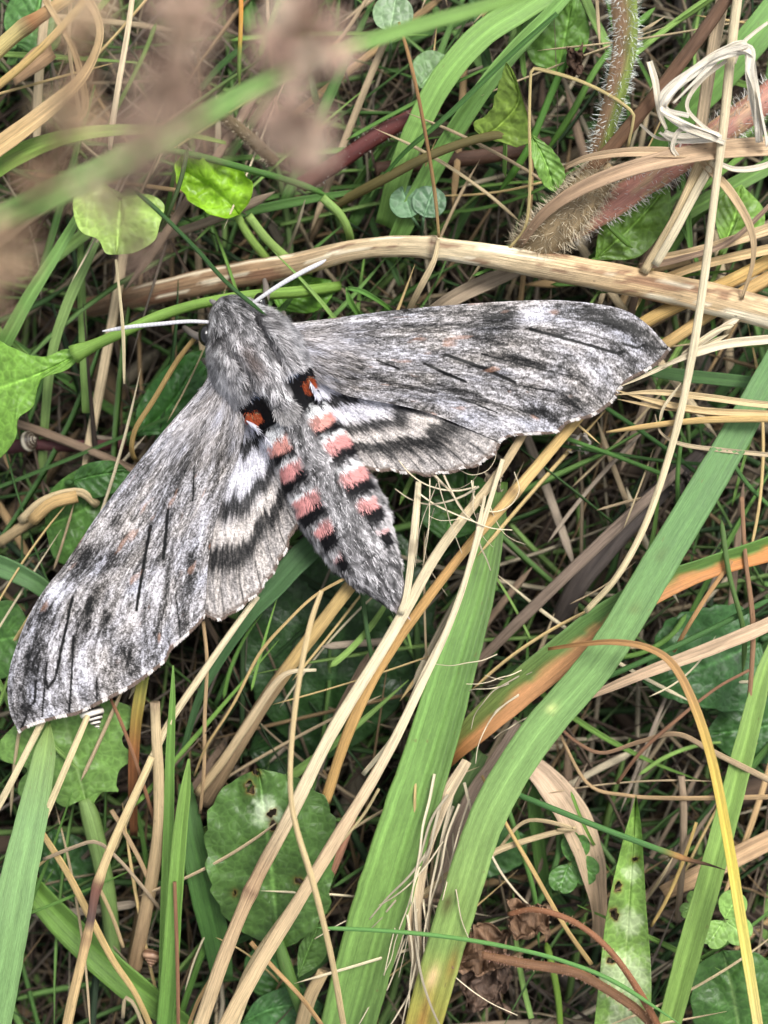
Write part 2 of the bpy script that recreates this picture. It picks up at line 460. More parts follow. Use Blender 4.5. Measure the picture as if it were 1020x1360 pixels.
# ------------------------------------------------------------------ ground
gn = 90
gx = np.concatenate([[-200, -60], np.linspace(-16, 16, gn), [60, 200]]); m_ = len(gx)
GX, GY = np.meshgrid(gx, gx)
GH = (fbm(GX * 0.9, GY * 0.9, 1) - 0.5) * 0.9 - 0.25
tag(mk('soil', np.stack([GX, GY, GH], -1).reshape(-1, 3), grid_faces(m_, m_), SOIL, origin=np.zeros(3)), kind='structure')
# ------------------------------------------------------------------ the moth
AX = np.array([0.505, 0.863]); AX /= np.linalg.norm(AX); NX = np.array([AX[1], -AX[0]]); OO = np.array([303., 412.])
def B2(u, v): return OO[0] + u * AX[0] + v * NX[0], OO[1] + u * AX[1] + v * NX[1]
moth = empty('moth', P(385, 560, -0.5))
tag(moth, 'large grey hawk moth with spread wings and pink and black banded abdomen', 'moth')

UW = [-20, -16, -8, 5, 20, 45, 75, 110, 140, 160, 200, 250, 300, 340, 370, 400, 430, 452, 464, 470]
WW = [2, 14, 25, 34, 44, 58, 66, 61, 52, 47, 48, 54, 57, 53, 45, 35, 23, 13, 8, 3]
HH = [.02, .12, .24, .33, .40, .50, .53, .50, .42, .36, .37, .40, .40, .36, .31, .24, .16, .09, .05, .02]
def Wd(u): return np.interp(u, UW, WW)
def Ht(u): return np.interp(u, UW, HH)
def Zc(u): return np.interp(u, [-20, 0, 60, 150, 300, 470], [0.10, 0.10, 0.12, 0.0, -0.17, -0.22])
def cs(u): return np.interp(u, [0, 230, 300, 390, 470], [0, 0, -4, -6, 0])
def relief(u, v):
    b = 0.10 * np.exp(-((u - 140) / 26) ** 2 - (v / 17) ** 2)                       # rear lobe of the thorax
    b = b - 0.16 * np.exp(-((u - 138) / 20) ** 2 - ((np.abs(v) - 34) / 13) ** 2)     # hollows beside it
    b = b + 0.11 * np.exp(-((u - 55) / 30) ** 2 - ((np.abs(v) - 38) / 13) ** 2)      # shoulder pads
    b = b - 0.05 * np.exp(-((u - 24) / 6) ** 2) * sst(50, 20, np.abs(v))             # neck crease
    b = b - 0.07 * np.exp(-((np.abs(v) - 24) / 4.0) ** 2) * sst(20, 40, u) * sst(115, 95, u)
    for k in (162, 203, 243, 292, 334, 376): b = b - 0.018 * np.exp(-((u - k) / 3.0) ** 2)
    return b
def body_surface(u, th):
    """th 0 = right side, pi/2 = top"""
    w = Wd(u); v = np.cos(th) * w
    z = Zc(u) + np.sin(th) * Ht(u) * np.where(np.sin(th) < 0, 0.8, 1.0)
    z = z + np.where(np.sin(th) > 0, relief(u, v) * np.sin(np.clip(th, 0, math.pi)), 0)
    px, py = B2(u, v + cs(u))
    return px, py, z, v
def bodycol(u, v, n):
    """pigment of the scales at axial u, lateral v (linear); n = random 0..1 per sample"""
    u = np.asarray(u); av = np.abs(v)
    cl = 0.72 * vn(u / 8 + 3 * vn(u / 20, v / 12, 2), v / 2.1 + 5 * vn(u / 25, v / 14, 6), 1) + 0.28 * n
    fine = fbm(u / 14, v / 9, 3)
    g = np.where(u > 165, 158 + 310 * (cl - 0.5), 136 + 290 * (cl - 0.5)) + 60 * (fine - 0.5)
    g = np.clip(g, 45, 238) + 24 * sst(170, 120, u)
    c = np.stack([g * 1.0, g * 0.98, g * 0.985], -1)
    def lay(c, k, rgb): k = np.clip(k, 0, 1)[..., None]; return c * (1 - k) + np.array(rgb, float) * k
    # head and thorax lines
    jag = 5 * (vn(u / 5, v / 5, 5) - 0.5)
    c = lay(c, 0.75 * np.exp(-((av - 25 + jag) / 2.6) ** 2) * sst(18, 35, u) * sst(118, 95, u), (38, 36, 38))
    c = lay(c, 0.7 * np.exp(-((u - 22 - 0.004 * v * v + jag) / 2.6) ** 2) * sst(46, 36, av), (45, 43, 44))
    c = lay(c, 0.5 * np.exp(-((u - 70) / 22) ** 2 - ((v + 6) / 9) ** 2), (92, 70, 60))
    c = lay(c, 0.5 * sst(52, 36, np.abs(u - 80)) * sst(40, 56, av), (175, 175, 180))
    # black hollows and blue crescents behind the thorax
    inpit = sst(15, 20, av) * sst(112, 118, u) * sst(171, 166, u + jag)
    c = lay(c, inpit, (14, 14, 18))
    c = lay(c, 0.8 * np.exp(-((u - 116) / 4) ** 2 - ((av - 28) / 9) ** 2), (118, 140, 180))
    # abdomen: white, pink and black side patches on each segment
    for i, (uc, hw, v0) in enumerate(((187, 8, 17), (223, 9, 19), (271, 10, 18), (313, 8, 21), (353, 3, 27))):
        reach = sst(v0 - 3, v0 + 3, av + jag) * sst((90, 90, 56, 47, 42)[i], (80, 80, 48, 42, 36)[i], av + jag)
        fade = (1, 1, 1, 1, .6)[i]
        c = lay(c, reach * sst(uc - hw - (17, 9, 6, 3, 2)[i], uc - hw - (14, 6, 4, 1, 0)[i], u + jag) * sst(uc, uc - 2, u), (252, 251, 251))
        c = lay(c, fade * reach * sst(uc - hw - 2, uc - hw + 2, u + jag) * sst(uc + hw + 4, uc + hw, u + jag), (230, 164, 160) if i != 0 else (232, 168, 156))
        c = lay(c, reach * sst(uc + hw - 1, uc + hw + 2, u + jag) * sst(uc + hw + (11, 13, 15, 16, 16)[i] + 3, uc + hw + (11, 13, 15, 16, 16)[i], u + jag), (18, 17, 20))
    c = lay(c, 0.6 * np.exp(-((v + 1) / 1.6) ** 2) * sst(360, 380, u) * sst(440, 425, u), (45, 42, 44))
    c = lay(c, 0.35 * sst(440, 465, u), (150, 110, 100))
    return lin(np.clip(c, 3, 250)) * 0.92

nu, nth = 150, 64
U, TH = np.meshgrid(np.linspace(-20, 470, nu), np.linspace(0, 2 * math.pi, nth, endpoint=False), indexing='ij')
px, py, z, v = body_surface(U, TH)
top = np.sin(TH) > -0.3
Cb = bodycol(U, v, np.full(U.shape, 0.45)) * 0.4
Cb = np.where(top[..., None], Cb, lin((170, 165, 160)) * np.ones(Cb.shape))
body = mk('body', Parr(px, py, z).reshape(-1, 3), grid_faces(nu, nth, True), FUR, Cb.reshape(-1, 3), np.zeros((nu * nth, 2)), moth)

def hair_on_body(N, u0, u1, lmin, lmax, tilt, wid, colf=None, vsel=None):
    u = rng.uniform(u0, u1, N * 3); th = rng.uniform(-0.25, math.pi + 0.25, N * 3)
    w = Wd(u); keep = rng.random(N * 3) < w / 60
    u, th = u[keep][:N], th[keep][:N]
    px, py, z, v = body_surface(u, th)
    if vsel is not None:
        k = vsel(u, v); u, th, px, py, z, v = u[k], th[k], px[k], py[k], z[k], v[k]
    root = Parr(px, py, z - 0.01)
    a = body_surface(u + 2, th); b = body_surface(u, th + 0.05)
    ta = Parr(a[0], a[1], a[2]) - Parr(px, py, z); tb = Parr(b[0], b[1], b[2]) - Parr(px, py, z)
    ta /= np.linalg.norm(ta, axis=1, keepdims=True) + 1e-9
    nr = np.cross(ta, tb); nr /= np.linalg.norm(nr, axis=1, keepdims=True) + 1e-9
    nr = np.where((nr[:, 2] < 0)[:, None] & (np.sin(th) > 0.1)[:, None], -nr, nr)
    fl = fbm(u / 16, v / 16, 2) - 0.5
    sw = np.stack([NX[0] * np.ones(len(u)), -NX[1] * np.ones(len(u)), np.zeros(len(u))], 1)
    d = ta + nr * (tilt * (0.5 + rng.random(len(u))))[:, None] + sw * (fl * 1.6 + rng.normal(0, 0.16, len(u)) + np.where(np.abs(v) > 30, 0.55, -0.3) * v / 60)[:, None] + rng.normal(0, 0.1, (len(u), 3))
    L = rng.uniform(lmin, lmax, len(u)) * (0.55 + 0.45 * np.clip(Wd(u) / 40, 0, 1))
    c = (colf or bodycol)(u, v, rng.random(len(u)))
    return hairs_geo(root, d, nr, L, rng.uniform(wid * 0.7, wid * 1.3, len(u)), c)
pit = lambda u, v: (np.abs(v) > 15) & (u > 112) & (u < 168)
nopit = lambda u, v: ~pit(u, v)
hg = [hair_on_body(22000, -18, 165, .08, .15, .22, .012, vsel=nopit),
      hair_on_body(1800, -18, 165, .10, .19, .5, .011, vsel=nopit),
      hair_on_body(1800, 110, 170, .05, .09, .25, .016, vsel=pit),
      hair_on_body(34000, 160, 468, .06, .10, .21, .012),
      hair_on_body(500, 440, 470, .10, .17, .1, .014)]
def tuft(px, py, h, r, N, dr, col, l0, l1, up=0.7, wid=.014):
    a = rng.uniform(0, 2 * math.pi, N); q = r * np.sqrt(rng.random(N))
    root = Parr(px + q * np.cos(a), py + q * np.sin(a), np.full(N, h))
    d = np.stack([dr[0] + 0.55 * np.cos(a) * q / r, -dr[1] - 0.55 * np.sin(a) * q / r, np.full(N, up)], 1) + rng.normal(0, .15, (N, 3))
    c = lin(col)[None] * rng.uniform(0.35, 1.45, (N, 1))
    n = np.tile([0, 0, 1.], (N, 1))
    return hairs_geo(root, d, n, rng.uniform(l0, l1, N), np.full(N, wid), c)
for v_ in (-38, 37):
    x, y = B2(128, v_ * 0.95); hg.append(tuft(x, y, 0.20, 10, 300, AX, (190, 165, 130), .05, .11, .25))
    x, y = B2(120, v_ * 0.85); hg.append(tuft(x, y, 0.22, 9, 200, AX, (40, 42, 52), .05, .10, .3))
    x, y = B2(134, v_ * 1.06); hg.append(tuft(x, y, 0.20, 9, 700, AX, (150, 66, 34), .06, .13, .22)); x, y = B2(113, v_ * .78); hg.append(tuft(x, y, 0.30, 9, 160, AX, (128, 150, 190), .03, .06, .1))
x, y = B2(150, -1); hg.append(tuft(x, y, 0.40, 13, 700, AX, (160, 157, 156), .10, .18))
put('fur', merge(hg), FUR, parent=body, kind='stuff')

def poly_d(px, py, pl):
    best = np.full(px.shape, 1e9)
    for (x0, y0), (x1, y1) in zip(pl[:-1], pl[1:]):
        dx, dy = x1 - x0, y1 - y0; L2 = dx * dx + dy * dy
        t = np.clip(((px - x0) * dx + (py - y0) * dy) / L2, 0, 1)
        best = np.minimum(best, np.hypot(px - x0 - t * dx, py - y0 - t * dy))
    return best

def coons(lead, outer, inner, base, ns, nt):
    """lead: base->apex, outer: apex->tornus, inner: base->tornus, base: lead base->inner base (px)"""
    s = np.linspace(0, 1, ns); t = np.linspace(0, 1, nt)
    Lc, Ic = resample(lead, ns), resample(inner, ns); Oc, Bc = resample(outer, nt), resample(base, nt)
    S, T = np.meshgrid(s, t, indexing='ij'); S3, T3 = S[..., None], T[..., None]
    X = (1 - T3) * Lc[:, None] + T3 * Ic[:, None] + (1 - S3) * Bc[None] + S3 * Oc[None] \
        - ((1 - S3) * (1 - T3) * Lc[0] + S3 * T3 * Ic[-1] + S3 * (1 - T3) * Lc[-1] + (1 - S3) * T3 * Ic[0])
    return X, S, T

def gblob(px, py, spec):
    x, y, rx, ry, a = spec[:5]; th = math.radians(spec[5] if len(spec) > 5 else 0)
    dx, dy = px - x, py - y
    q = (dx * math.cos(th) + dy * math.sin(th)) / rx; r = (-dx * math.sin(th) + dy * math.cos(th)) / ry
    return a * np.exp(-(q * q + r * r))

def tint(val, warm):
    """grey value 0..1 (display) -> linear colour, slightly cool when light, brown when dark or warm"""
    v = np.clip(val, 0.05, 0.95) * 255
    c = np.stack([v * (1.0 + 0.03 * warm), v * (0.975 + 0.0 * warm), v * (0.985 - 0.06 * warm)], -1)
    return lin(c) * 0.92

def forewing(lead, outer, inner, base, dark, light, lines, vein_targets, seed, ang):
    ns, nt = 440, 230
    X, S, T = coons(lead, outer, inner, base, ns, nt)
    px, py = X[..., 0], X[..., 1]
    # scalloped outer margin
    al, ac = S * 5.0, T * 1.7
    wv = 0.06 * (fbm(al * 1.2, ac * 2 + seed, 4) - 0.5)
    st1 = fbm(al * 3.2 + wv * 20, T * 34 + seed * 3, seed, 3)
    st2 = vn(al * 13, T * 95 + 7, seed + 1)
    st3 = vn(al * 34, T * 190 + 3, seed + 2)
    big = fbm(al * 1.1, T * 4 + seed, seed + 3, 3)
    val = 0.525 + 0.55 * (st1 - 0.5) + 0.36 * (st2 - 0.5) + 0.36 * (st3 - 0.5) + 0.22 * (big - 0.5)
    val = val + 0.10 * rng.normal(0, 1, val.shape)
    mot = 0.55 + 0.9 * fbm(al * 5, T * 26, seed + 4)
    for b in dark: val = val - gblob(px, py, b) * 0.46 * mot
    for b in light: val = val + gblob(px, py, b) * 0.42 * mot
    # fine veins fanning to the outer margin
    for tv in vein_targets:
        d = np.abs(T - (tv + (1 - S) * (0.35 - tv) * 0.55)) * (40 + 120 * S)
        val = val - 0.17 * np.exp(-(d / 1.1) ** 2) * sst(0.45, 0.7, S) * (0.4 + st2)
    val = val + 0.10 * sst(0.30, 0.05, S) * (0.5 + st1)
    jag = 1.2 * (vn(al * 20, T * 60, 3) - 0.5)
    for pl, w in lines:
        d = poly_d(px, py, pl) + jag
        k = sst(w * 1.1, w * 0.5, d); val = val * (1 - 0.95 * k) + 0.02 * k
        val = val - 0.13 * np.exp(-(d / (w * 3)) ** 2) * (0.3 + st2)
    # dark line just inside the margin, pale base of the fringe
    val = val - 0.14 * np.exp(-((S - 0.965) / 0.012) ** 2) * (0.5 + st2)
    val = np.where(val > .68, .68 + (val - .68) * .55, val)
    warm = 0.15 + 1.8 * (fbm(al * 1.7, T * 9, 5) - 0.5) + 1.0 * (0.55 - val)
    C = tint(val, warm)
    br = sst(0.72, 0.85, fbm(al * 2.4, T * 14, 6))[..., None] * 0.5
    C = C * (1 - br) + lin((150, 112, 92)) * br
    # level: arched along the chord, sinking towards the tip, corrugated by the veins
    h = 0.20 * (1 - S) ** 1.5 + 0.06 * np.sin(T * math.pi) - 0.10 * S * S - 0.05 * T + 0.03 * (fbm(S * 3, T * 3, seed) - .5)
    vr = sum(np.exp(-((T - (tv + (1 - S) * (0.35 - tv) * 0.55)) / 0.022) ** 2) for tv in vein_targets)
    h = h + 0.012 * vr * sst(0.1, 0.4, S) + 0.006 * (st1 - 0.5)
    # rounded costa
    h = h - 0.05 * (1 - sst(0, 0.03, T))
    V = Parr(px, py, h)
    return V, C, S, T, h, px, py

def wing_obj(name, V, C, parent):
    ns, nt = V.shape[:2]; N = ns * nt
    top = V.reshape(-1, 3); bot = top - [0, 0, 0.012]
    F = grid_faces(ns, nt)
    be = np.concatenate([np.arange(nt - 1), (ns - 1) * nt + np.arange(nt - 1), np.arange(ns - 1) * nt, np.arange(ns - 1) * nt + nt - 1])
    bf = np.concatenate([np.arange(1, nt), (ns - 1) * nt + np.arange(1, nt), np.arange(1, ns) * nt, np.arange(1, ns) * nt + nt - 1])
    R = np.stack([be, bf, bf + N, be + N], 1)
    return mk(name, np.vstack([top, bot]), [F, F[:, ::-1] + N, R], WING, np.vstack([C.reshape(-1, 3), C.reshape(-1, 3) * 0.8]), None, parent)

def fringe(V, C, wing, N, l0, l1, seed):
    """scale fringe along the outer margin, checkered pale and dark"""
    e = V[-1]; q = V[-1] - V[-6]; q /= np.linalg.norm(q, axis=1, keepdims=True)
    f = np.sort(rng.uniform(0, len(e) - 1.001, N)); i = f.astype(int); k = (f - i)[:, None]
    root = e[i] * (1 - k) + e[i + 1] * k - q[i] * 0.015
    root[:, 2] += rng.uniform(-0.008, 0.006, N)
    d = q[i] + rng.normal(0, .14, (N, 3))
    cell = vn(f / len(e) * 34, f * 0 + 0.5, seed)
    pale = (cell > 0.52)
    c = np.where(pale[:, None], lin((222, 214, 208)), lin((112, 96, 86))) * rng.uniform(0.7, 1.15, (N, 1))
    n = np.tile([0, 0, 1.], (N, 1))
    put('fringe', hairs_geo(root, d, n, rng.uniform(l0, l1, N), np.full(N, 0.018), c), FUR, parent=wing, kind='stuff')

def basefur(V, C, S, T, wing, N, smax, tsel=None, l0=.10, l1=.2, lift=.25, boost=1.0, wid=.013):
    ns, nt = S.shape
    s = rng.random(N * 2) ** 1.2 * smax; t = rng.random(N * 2)
    if tsel: k = tsel(s, t); s, t = s[k], t[k]
    s, t = s[:N], t[:N]; n = len(s)
    i = np.clip((s * (ns - 1)).astype(int), 1, ns - 3); j = (t * (nt - 1)).astype(int)
    root = V[i, j].copy(); root[:, 2] -= 0.005
    d = V[np.minimum(i + 12, ns - 1), j] - V[i, j]; d /= np.linalg.norm(d, axis=1, keepdims=True) + 1e-9
    d = d + np.stack([rng.normal(0, .16, n), rng.normal(0, .16, n), np.abs(rng.normal(lift, .12, n))], 1)
    c = C[np.minimum(i + 3, ns - 1), j] * rng.uniform(0.6, 1.35, (n, 1)) * boost
    nn = np.tile([0, 0, 1.], (n, 1))
    put('wing_hair', hairs_geo(root, d, nn, rng.uniform(l0, l1, n) * (1.15 - 0.5 * s / smax), np.full(n, wid), c), FUR, parent=wing, kind='stuff')

def scallop(pts, n, amp, seed):
    p = resample(pts, 120); f = np.linspace(0, 1, 120)
    t = np.gradient(p, axis=0); t /= np.linalg.norm(t, axis=1, keepdims=True) + 1e-9
    nn = np.stack([t[:, 1], -t[:, 0]], 1)
    k = amp * np.abs(np.sin(f * n * math.pi)) * np.sin(math.pi * np.clip(f * 1.0, 0, 1)) ** 0.3
    return p + nn * k[:, None]

# right forewing
V, C, S, T, h, px, py = forewing(
    [(352, 425), (385, 428), (430, 424), (520, 412.5), (600, 405), (700, 399), (760, 400), (820, 409), (855, 427), (889, 462)],
    [(889, 462), (876, 478), (858, 491), (835, 503), (822, 516), (812, 532), (787, 550), (754, 560), (738, 573), (716, 575), (678, 578), (662, 586)],
    [(372, 470), (395, 486), (410, 496), (457, 524), (534, 539), (580, 552), (619, 568), (662, 586)],
    [(352, 425), (362, 448), (372, 470)],
    [(660, 424, 30, 22, 1.0), (640, 448, 32, 9, .6, 10), (806, 424, 40, 9, .95, 22), (765, 412, 22, 6, .7), (752, 528, 22, 9, .95, 18), (719, 547, 24, 9, .95, 12),
     (545, 415, 32, 5, .8), (565, 437, 48, 5, .6, 8), (610, 520, 60, 8, .6, 16), (500, 500, 45, 8, .6, 22), (460, 505, 30, 10, .4, 20), (735, 470, 50, 6, .5, 14), (690, 478, 40, 5, .5, 16), (850, 440, 24, 6, .4, 25), (600, 432, 30, 5, .5)],
    [(712, 420, 22, 16, .8), (700, 503, 38, 10, .5, 16), (795, 492, 32, 14, .35, 20), (440, 455, 45, 14, .35, 8), (690, 566, 36, 9, .5), (775, 460, 26, 5, .7, 16), (605, 445, 14, 7, .6), (640, 545, 30, 8, .3, 20), (500, 425, 40, 5, .3)],
    [([(592, 471), (640, 488), (684, 508)], 2.6), ([(564, 483), (590, 495), (618, 507)], 2.2), ([(704, 437), (760, 452), (822, 470), (828, 466)], 2.2),
     ([(828, 456), (846, 462), (857, 458), (872, 463), (888, 463)], 2.0), ([(500, 478), (530, 490)], 1.2), ([(690, 512), (735, 520)], 1.2), ([(610, 528), (660, 548)], 1.3), ([(640, 470), (700, 486), (760, 500)], 0.9)],
    (0.06, 0.16, 0.27, 0.40, 0.53, 0.66, 0.79, 0.90), 1, 0)
w1 = wing_obj('forewing', V, C, moth)
fringe(V, C, w1, 1500, .03, .055, 1); basefur(V, C, S, T, w1, 4200, 0.30, lambda s, t: t > 0.12)
# left forewing
V, C, S, T, h, px, py = forewing(
    [(276, 488), (269, 512), (215, 575), (163, 640), (127, 688), (84, 752), (61, 780), (38, 818), (18, 869), (10, 908), (13, 946), (24, 971)],
    [(24, 971), (44, 961), (79, 951), (100, 947), (122, 937), (150, 923), (178, 908), (201, 891), (219, 876), (226, 862), (244, 846), (262, 829), (272, 817)],
    [(318, 520), (324, 546), (326, 564), (321, 585), (313, 615), (293, 673), (282, 712), (276, 755), (272, 817)],
    [(276, 488), (297, 500), (318, 520)],
    [(113, 742, 26, 18, 1.05, -45), (150, 742, 20, 10, .7, -70), (44, 872, 10, 40, .9, 10), (60, 815, 14, 16, .6), (168, 868, 14, 12, .7), (170, 890, 12, 10, .5), (252, 770, 8, 60, .7, 8), (213, 825, 6, 40, .8, 8),
     (118, 815, 6, 38, .8, 12), (140, 825, 5, 26, .8, 8), (100, 850, 4, 30, .5, 10), (155, 690, 18, 14, .5, -40), (235, 640, 10, 40, .5, 20), (290, 620, 8, 40, .5, 18), (285, 690, 6, 40, .5, 12), (190, 620, 18, 18, .35, -50), (262, 600, 6, 30, .5, 25)],
    [(74, 784, 15, 14, .9, -40), (173, 698, 7, 7, 1.0), (180, 785, 22, 30, .5), (262, 690, 10, 60, .4, 10), (108, 885, 22, 26, .4), (70, 850, 6, 24, .6, 14), (210, 790, 10, 30, .4), (150, 770, 8, 26, .5, 8), (230, 570, 40, 14, .3, -50), (290, 560, 12, 40, .35, 15), (60, 925, 20, 18, .3)],
    [([(200, 699), (190, 755), (181, 810)], 2.4), ([(223, 677), (221, 700), (217, 742)], 2.4), ([(96, 795), (82, 860), (73, 902), (63, 914), (62, 905)], 2.2),
     ([(48, 905), (46, 932), (36, 941), (34, 955), (27, 970)], 2.0), ([(98, 845), (95, 900), (92, 945)], 1.4), ([(62, 880), (56, 952)], 1.4), ([(128, 900), (129, 935)], 1.0), ([(233, 790), (240, 845)], 1.0), ([(258, 620), (256, 665)], 1.2)],
    (0.06, 0.16, 0.27, 0.40, 0.53, 0.66, 0.79, 0.90), 3, 1)
w2 = wing_obj('forewing', V, C, moth)
fringe(V, C, w2, 1500, .03, .055, 3); basefur(V, C, S, T, w2, 4200, 0.30, lambda s, t: t > 0.12)

def hindwing(lead, outer, inner, base, bands, seed):
    ns, nt = 240, 200
    X, S, T = coons(lead, outer, inner, base, ns, nt)
    px, py = X[..., 0], X[..., 1]
    st1 = fbm(S * 6, T * 46, seed, 3); st2 = vn(S * 28, T * 110, seed + 1); st3 = vn(S * 80, T * 150, seed + 2)
    sj = S + 0.05 * (fbm(S * 3, T * 26, seed + 2) - 0.5) * 2 + 0.03 * (vn(S * 10, T * 90, seed) - .5) + 0.02 * np.sin(T * 16)
    val = np.interp(sj, [b[0] for b in bands], [b[1] for b in bands])
    val = val * .92 + 0.05 + 0.24 * (st1 - 0.5) + 0.22 * (st2 - 0.5) + 0.20 * (st3 - 0.5) * sst(.5, .8, S) + 0.05 * rng.normal(0, 1, S.shape)
    val = val - 0.16 * sst(0.9, 1.0, T) * sst(0.25, 0.5, S) + 0.1 * sst(0.3, 0.0, T) * sst(.3, .5, S) * sst(.7, .5, S) * 0
    for tv in np.linspace(0.12, 0.92, 7):
        val = val - 0.3 * np.exp(-((T - tv) / 0.006) ** 2) * sst(0.80, 0.88, S)
    warm = np.interp(S, [0, .45, .6, 1], [-0.6, -0.4, .7, .6]) + 0.6 * (st1 - .5)
    C = tint(val, warm)
    e = (np.exp(-((S - 0.985) / 0.010) ** 2) * 0.6)[..., None]; C = C * (1 - e) + lin((90, 74, 62)) * e
    h = 0.03 * (1 - S) - 0.12 - 0.06 * S - 0.02 * T + 0.03 * np.sin(T * 9) * S * S + 0.02 * (fbm(S * 4, T * 4, seed) - .5)
    h = h + 0.10 * sst(0.45, 0.0, S) + 0.30 * sst(0.72, 1.0, T)
    return Parr(px, py, h), C, S, T
bands = [(0, .78), (.17, .85), (.21, .80), (.235, .10), (.30, .10), (.335, .72), (.43, .84), (.49, .66), (.525, .14), (.57, .18), (.60, .50), (.64, .70), (.685, .62), (.715, .12), (.775, .08), (.835, .42), (.9, .58), (1, .60)]
V, C, S, T = hindwing([(405, 490), (470, 505), (560, 535), (625, 560), (664, 585)],
    scallop([(664, 585), (652, 603), (632, 615), (600, 623), (571, 628), (534, 624), (500, 621), (474, 619), (457, 614)], 7, 3.5, 1),
    [(412, 508), (420, 528), (432, 558), (446, 588), (457, 614)], [(405, 490), (408, 500), (412, 508)], bands, 2)
w3 = wing_obj('hindwing', V, C, moth)
fringe(V, C, w3, 900, .025, .05, 2); basefur(V, C, S, T, w3, 2600, 0.5, None, .06, .14, .10, 1.08)
bands2 = [(0, .78), (.09, .86), (.13, .80), (.155, .10), (.215, .10), (.25, .74), (.37, .88), (.43, .66), (.465, .14), (.52, .18), (.555, .52), (.61, .74), (.66, .62), (.695, .12), (.76, .07), (.81, .42), (.88, .58), (1, .60)]
V, C, S, T = hindwing([(318, 540), (312, 600), (285, 690), (270, 760), (271, 815)],
    scallop([(411, 655), (407, 676), (389, 701), (377, 729), (364, 752), (349, 775), (333, 793), (313, 808), (293, 820), (271, 815)], 7, 3.5, 1)[::-1],
    [(328, 560), (340, 568), (359, 588), (389, 624), (411, 655)], [(318, 540), (323, 552), (328, 560)], bands2, 4)
w4 = wing_obj('hindwing', V, C, moth)
fringe(V, C, w4, 900, .025, .05, 4); basefur(V, C, S, T, w4, 2600, 0.45, None, .06, .14, .10, 1.08)

# antennae, eyes, palps, legs
def acol(f, th): return lin((226, 224, 226))[None] * (0.72 + 0.16 * (np.sin(f * 190) > 0.2))[:, None]
put('antenna', tube_geo([(280, 428, .16, 5), (250, 427, .22, 5), (215, 430, .24, 5.5), (175, 434, .22, 5.5), (152, 437.5, .2, 5), (136, 440, .2, 2)], (220, 220, 220), n=110, cfun=acol), FUR, parent=moth)
put('antenna', tube_geo([(322, 413, .2, 5), (345, 396, .27, 5), (372, 378, .3, 6), (400, 362, .3, 6.5), (424, 350, .28, 5.5), (433, 345, .27, 2)], (220, 220, 220), n=110, cfun=acol), FUR, parent=moth)
def ball(name, px_, py_, h_, r, col, mat, sc=(1, 1, 1), parent=None):
    a, b = np.meshgrid(np.linspace(0, math.pi, 14), np.linspace(0, 2 * math.pi, 20, endpoint=False), indexing='ij')
    c = P(px_, py_, h_)
    V = np.stack([np.sin(a) * np.cos(b) * sc[0], np.sin(a) * np.sin(b) * sc[1], np.cos(a) * sc[2]], -1).reshape(-1, 3) * r + c
    return mk(name, V, grid_faces(14, 20, True), mat, np.repeat(lin(col)[None], len(V), 0), None, parent)
x, y = B2(14, -42); ball('eye', x, y, .12, .13, (20, 18, 18), EYE, (.8, 1.1, 1), moth)
x, y = B2(14, 42); ball('eye', x, y, .12, .13, (20, 18, 18), EYE, (.8, 1.1, 1), moth)
for q in ([(292, 408, .05, 7), (284, 402, .08, 7), (279, 399, .12, 4)], [(306, 404, .05, 7), (302, 398, .08, 6), (300, 395, .1, 3)]):
    put('palp', tube_geo(q, (140, 135, 130), n=10), FUR, parent=moth)
for u0, sgn, lu in ((30, -1, -10), (30, 1, -10), (70, -1, 40), (70, 1, 40), (105, -1, 130), (105, 1, 130)):
    a = B2(u0, sgn * 22); b = B2(u0 + (lu - u0) * .5, sgn * 52); c = B2(lu, sgn * 62); d = B2(lu + 14, sgn * 60)
    put('leg', tube_geo([(a[0], a[1], -.25, 12), (b[0], b[1], -.3, 10), (c[0], c[1], -.75, 6), (d[0], d[1], -.9, 4)], (120, 112, 104), n=24, sides=8), FUR, parent=moth)
# ------------------------------------------------------------------ plants: single blades, straws, leaves
G1, G2, G3, G4 = (96, 138, 62), (74, 116, 50), (112, 152, 84), (48, 88, 44)      # greens: mid, deep, pale, dark
S1, S2, S3, S4 = (206, 182, 136), (178, 152, 108), (222, 206, 168), (150, 124, 92)  # straws: mid, dull, pale, brown
YS, OR_, BR = (204, 166, 92), (196, 128, 62), (112, 84, 62)

# -- long green blades
def eecol(f, u):
    C = cramp([(0, (84, 126, 78)), (.3, (98, 140, 90)), (.62, (120, 158, 98)), (.85, (126, 156, 88)), (.93, (166, 160, 76)), (1, (190, 160, 80))], f.ravel()).reshape(f.shape + (3,))
    C = C * (1 + 0.35 * np.exp(-(u / 0.07) ** 2) * sst(.35, .6, f))[..., None]
    for (a, b, r, c, k) in ((.80, .55, .012, (70, 40, 25), .8), (.865, -.6, .02, (150, 100, 40), .6), (.885, .2, .012, (235, 205, 170), .9), (.94, .1, .04, (170, 100, 50), .6), (.335, .2, .004, (80, 60, 40), .8), (.40, -.1, .004, (90, 70, 40), .8), (.55, .3, .006, (200, 215, 150), .7)):
        q = (k * np.exp(-((f - a) / r) ** 2 - ((u - b) / 0.28) ** 2))[..., None]; C = C * (1 - q) + lin(c) * q
    return C
blade('long broad green blade crossing over the orange-edged blade, brown-spotted at its foot',
      [(1075, 395, -1.0, 30), (1025, 490, -.25, 36), (962, 605, .0, 44), (872, 755, .15, 47), (800, 872, .2, 48), (710, 980, .15, 48), (650, 1080, .05, 48), (612, 1190, -.05, 50), (585, 1280, -.2, 50), (560, 1370, -.5, 48), (548, 1430, -1.2, 48)],
      G3, fold=.05, cfun=eecol, nx=14, roll=[6, 3, -4, -8, -6], ribs=5)
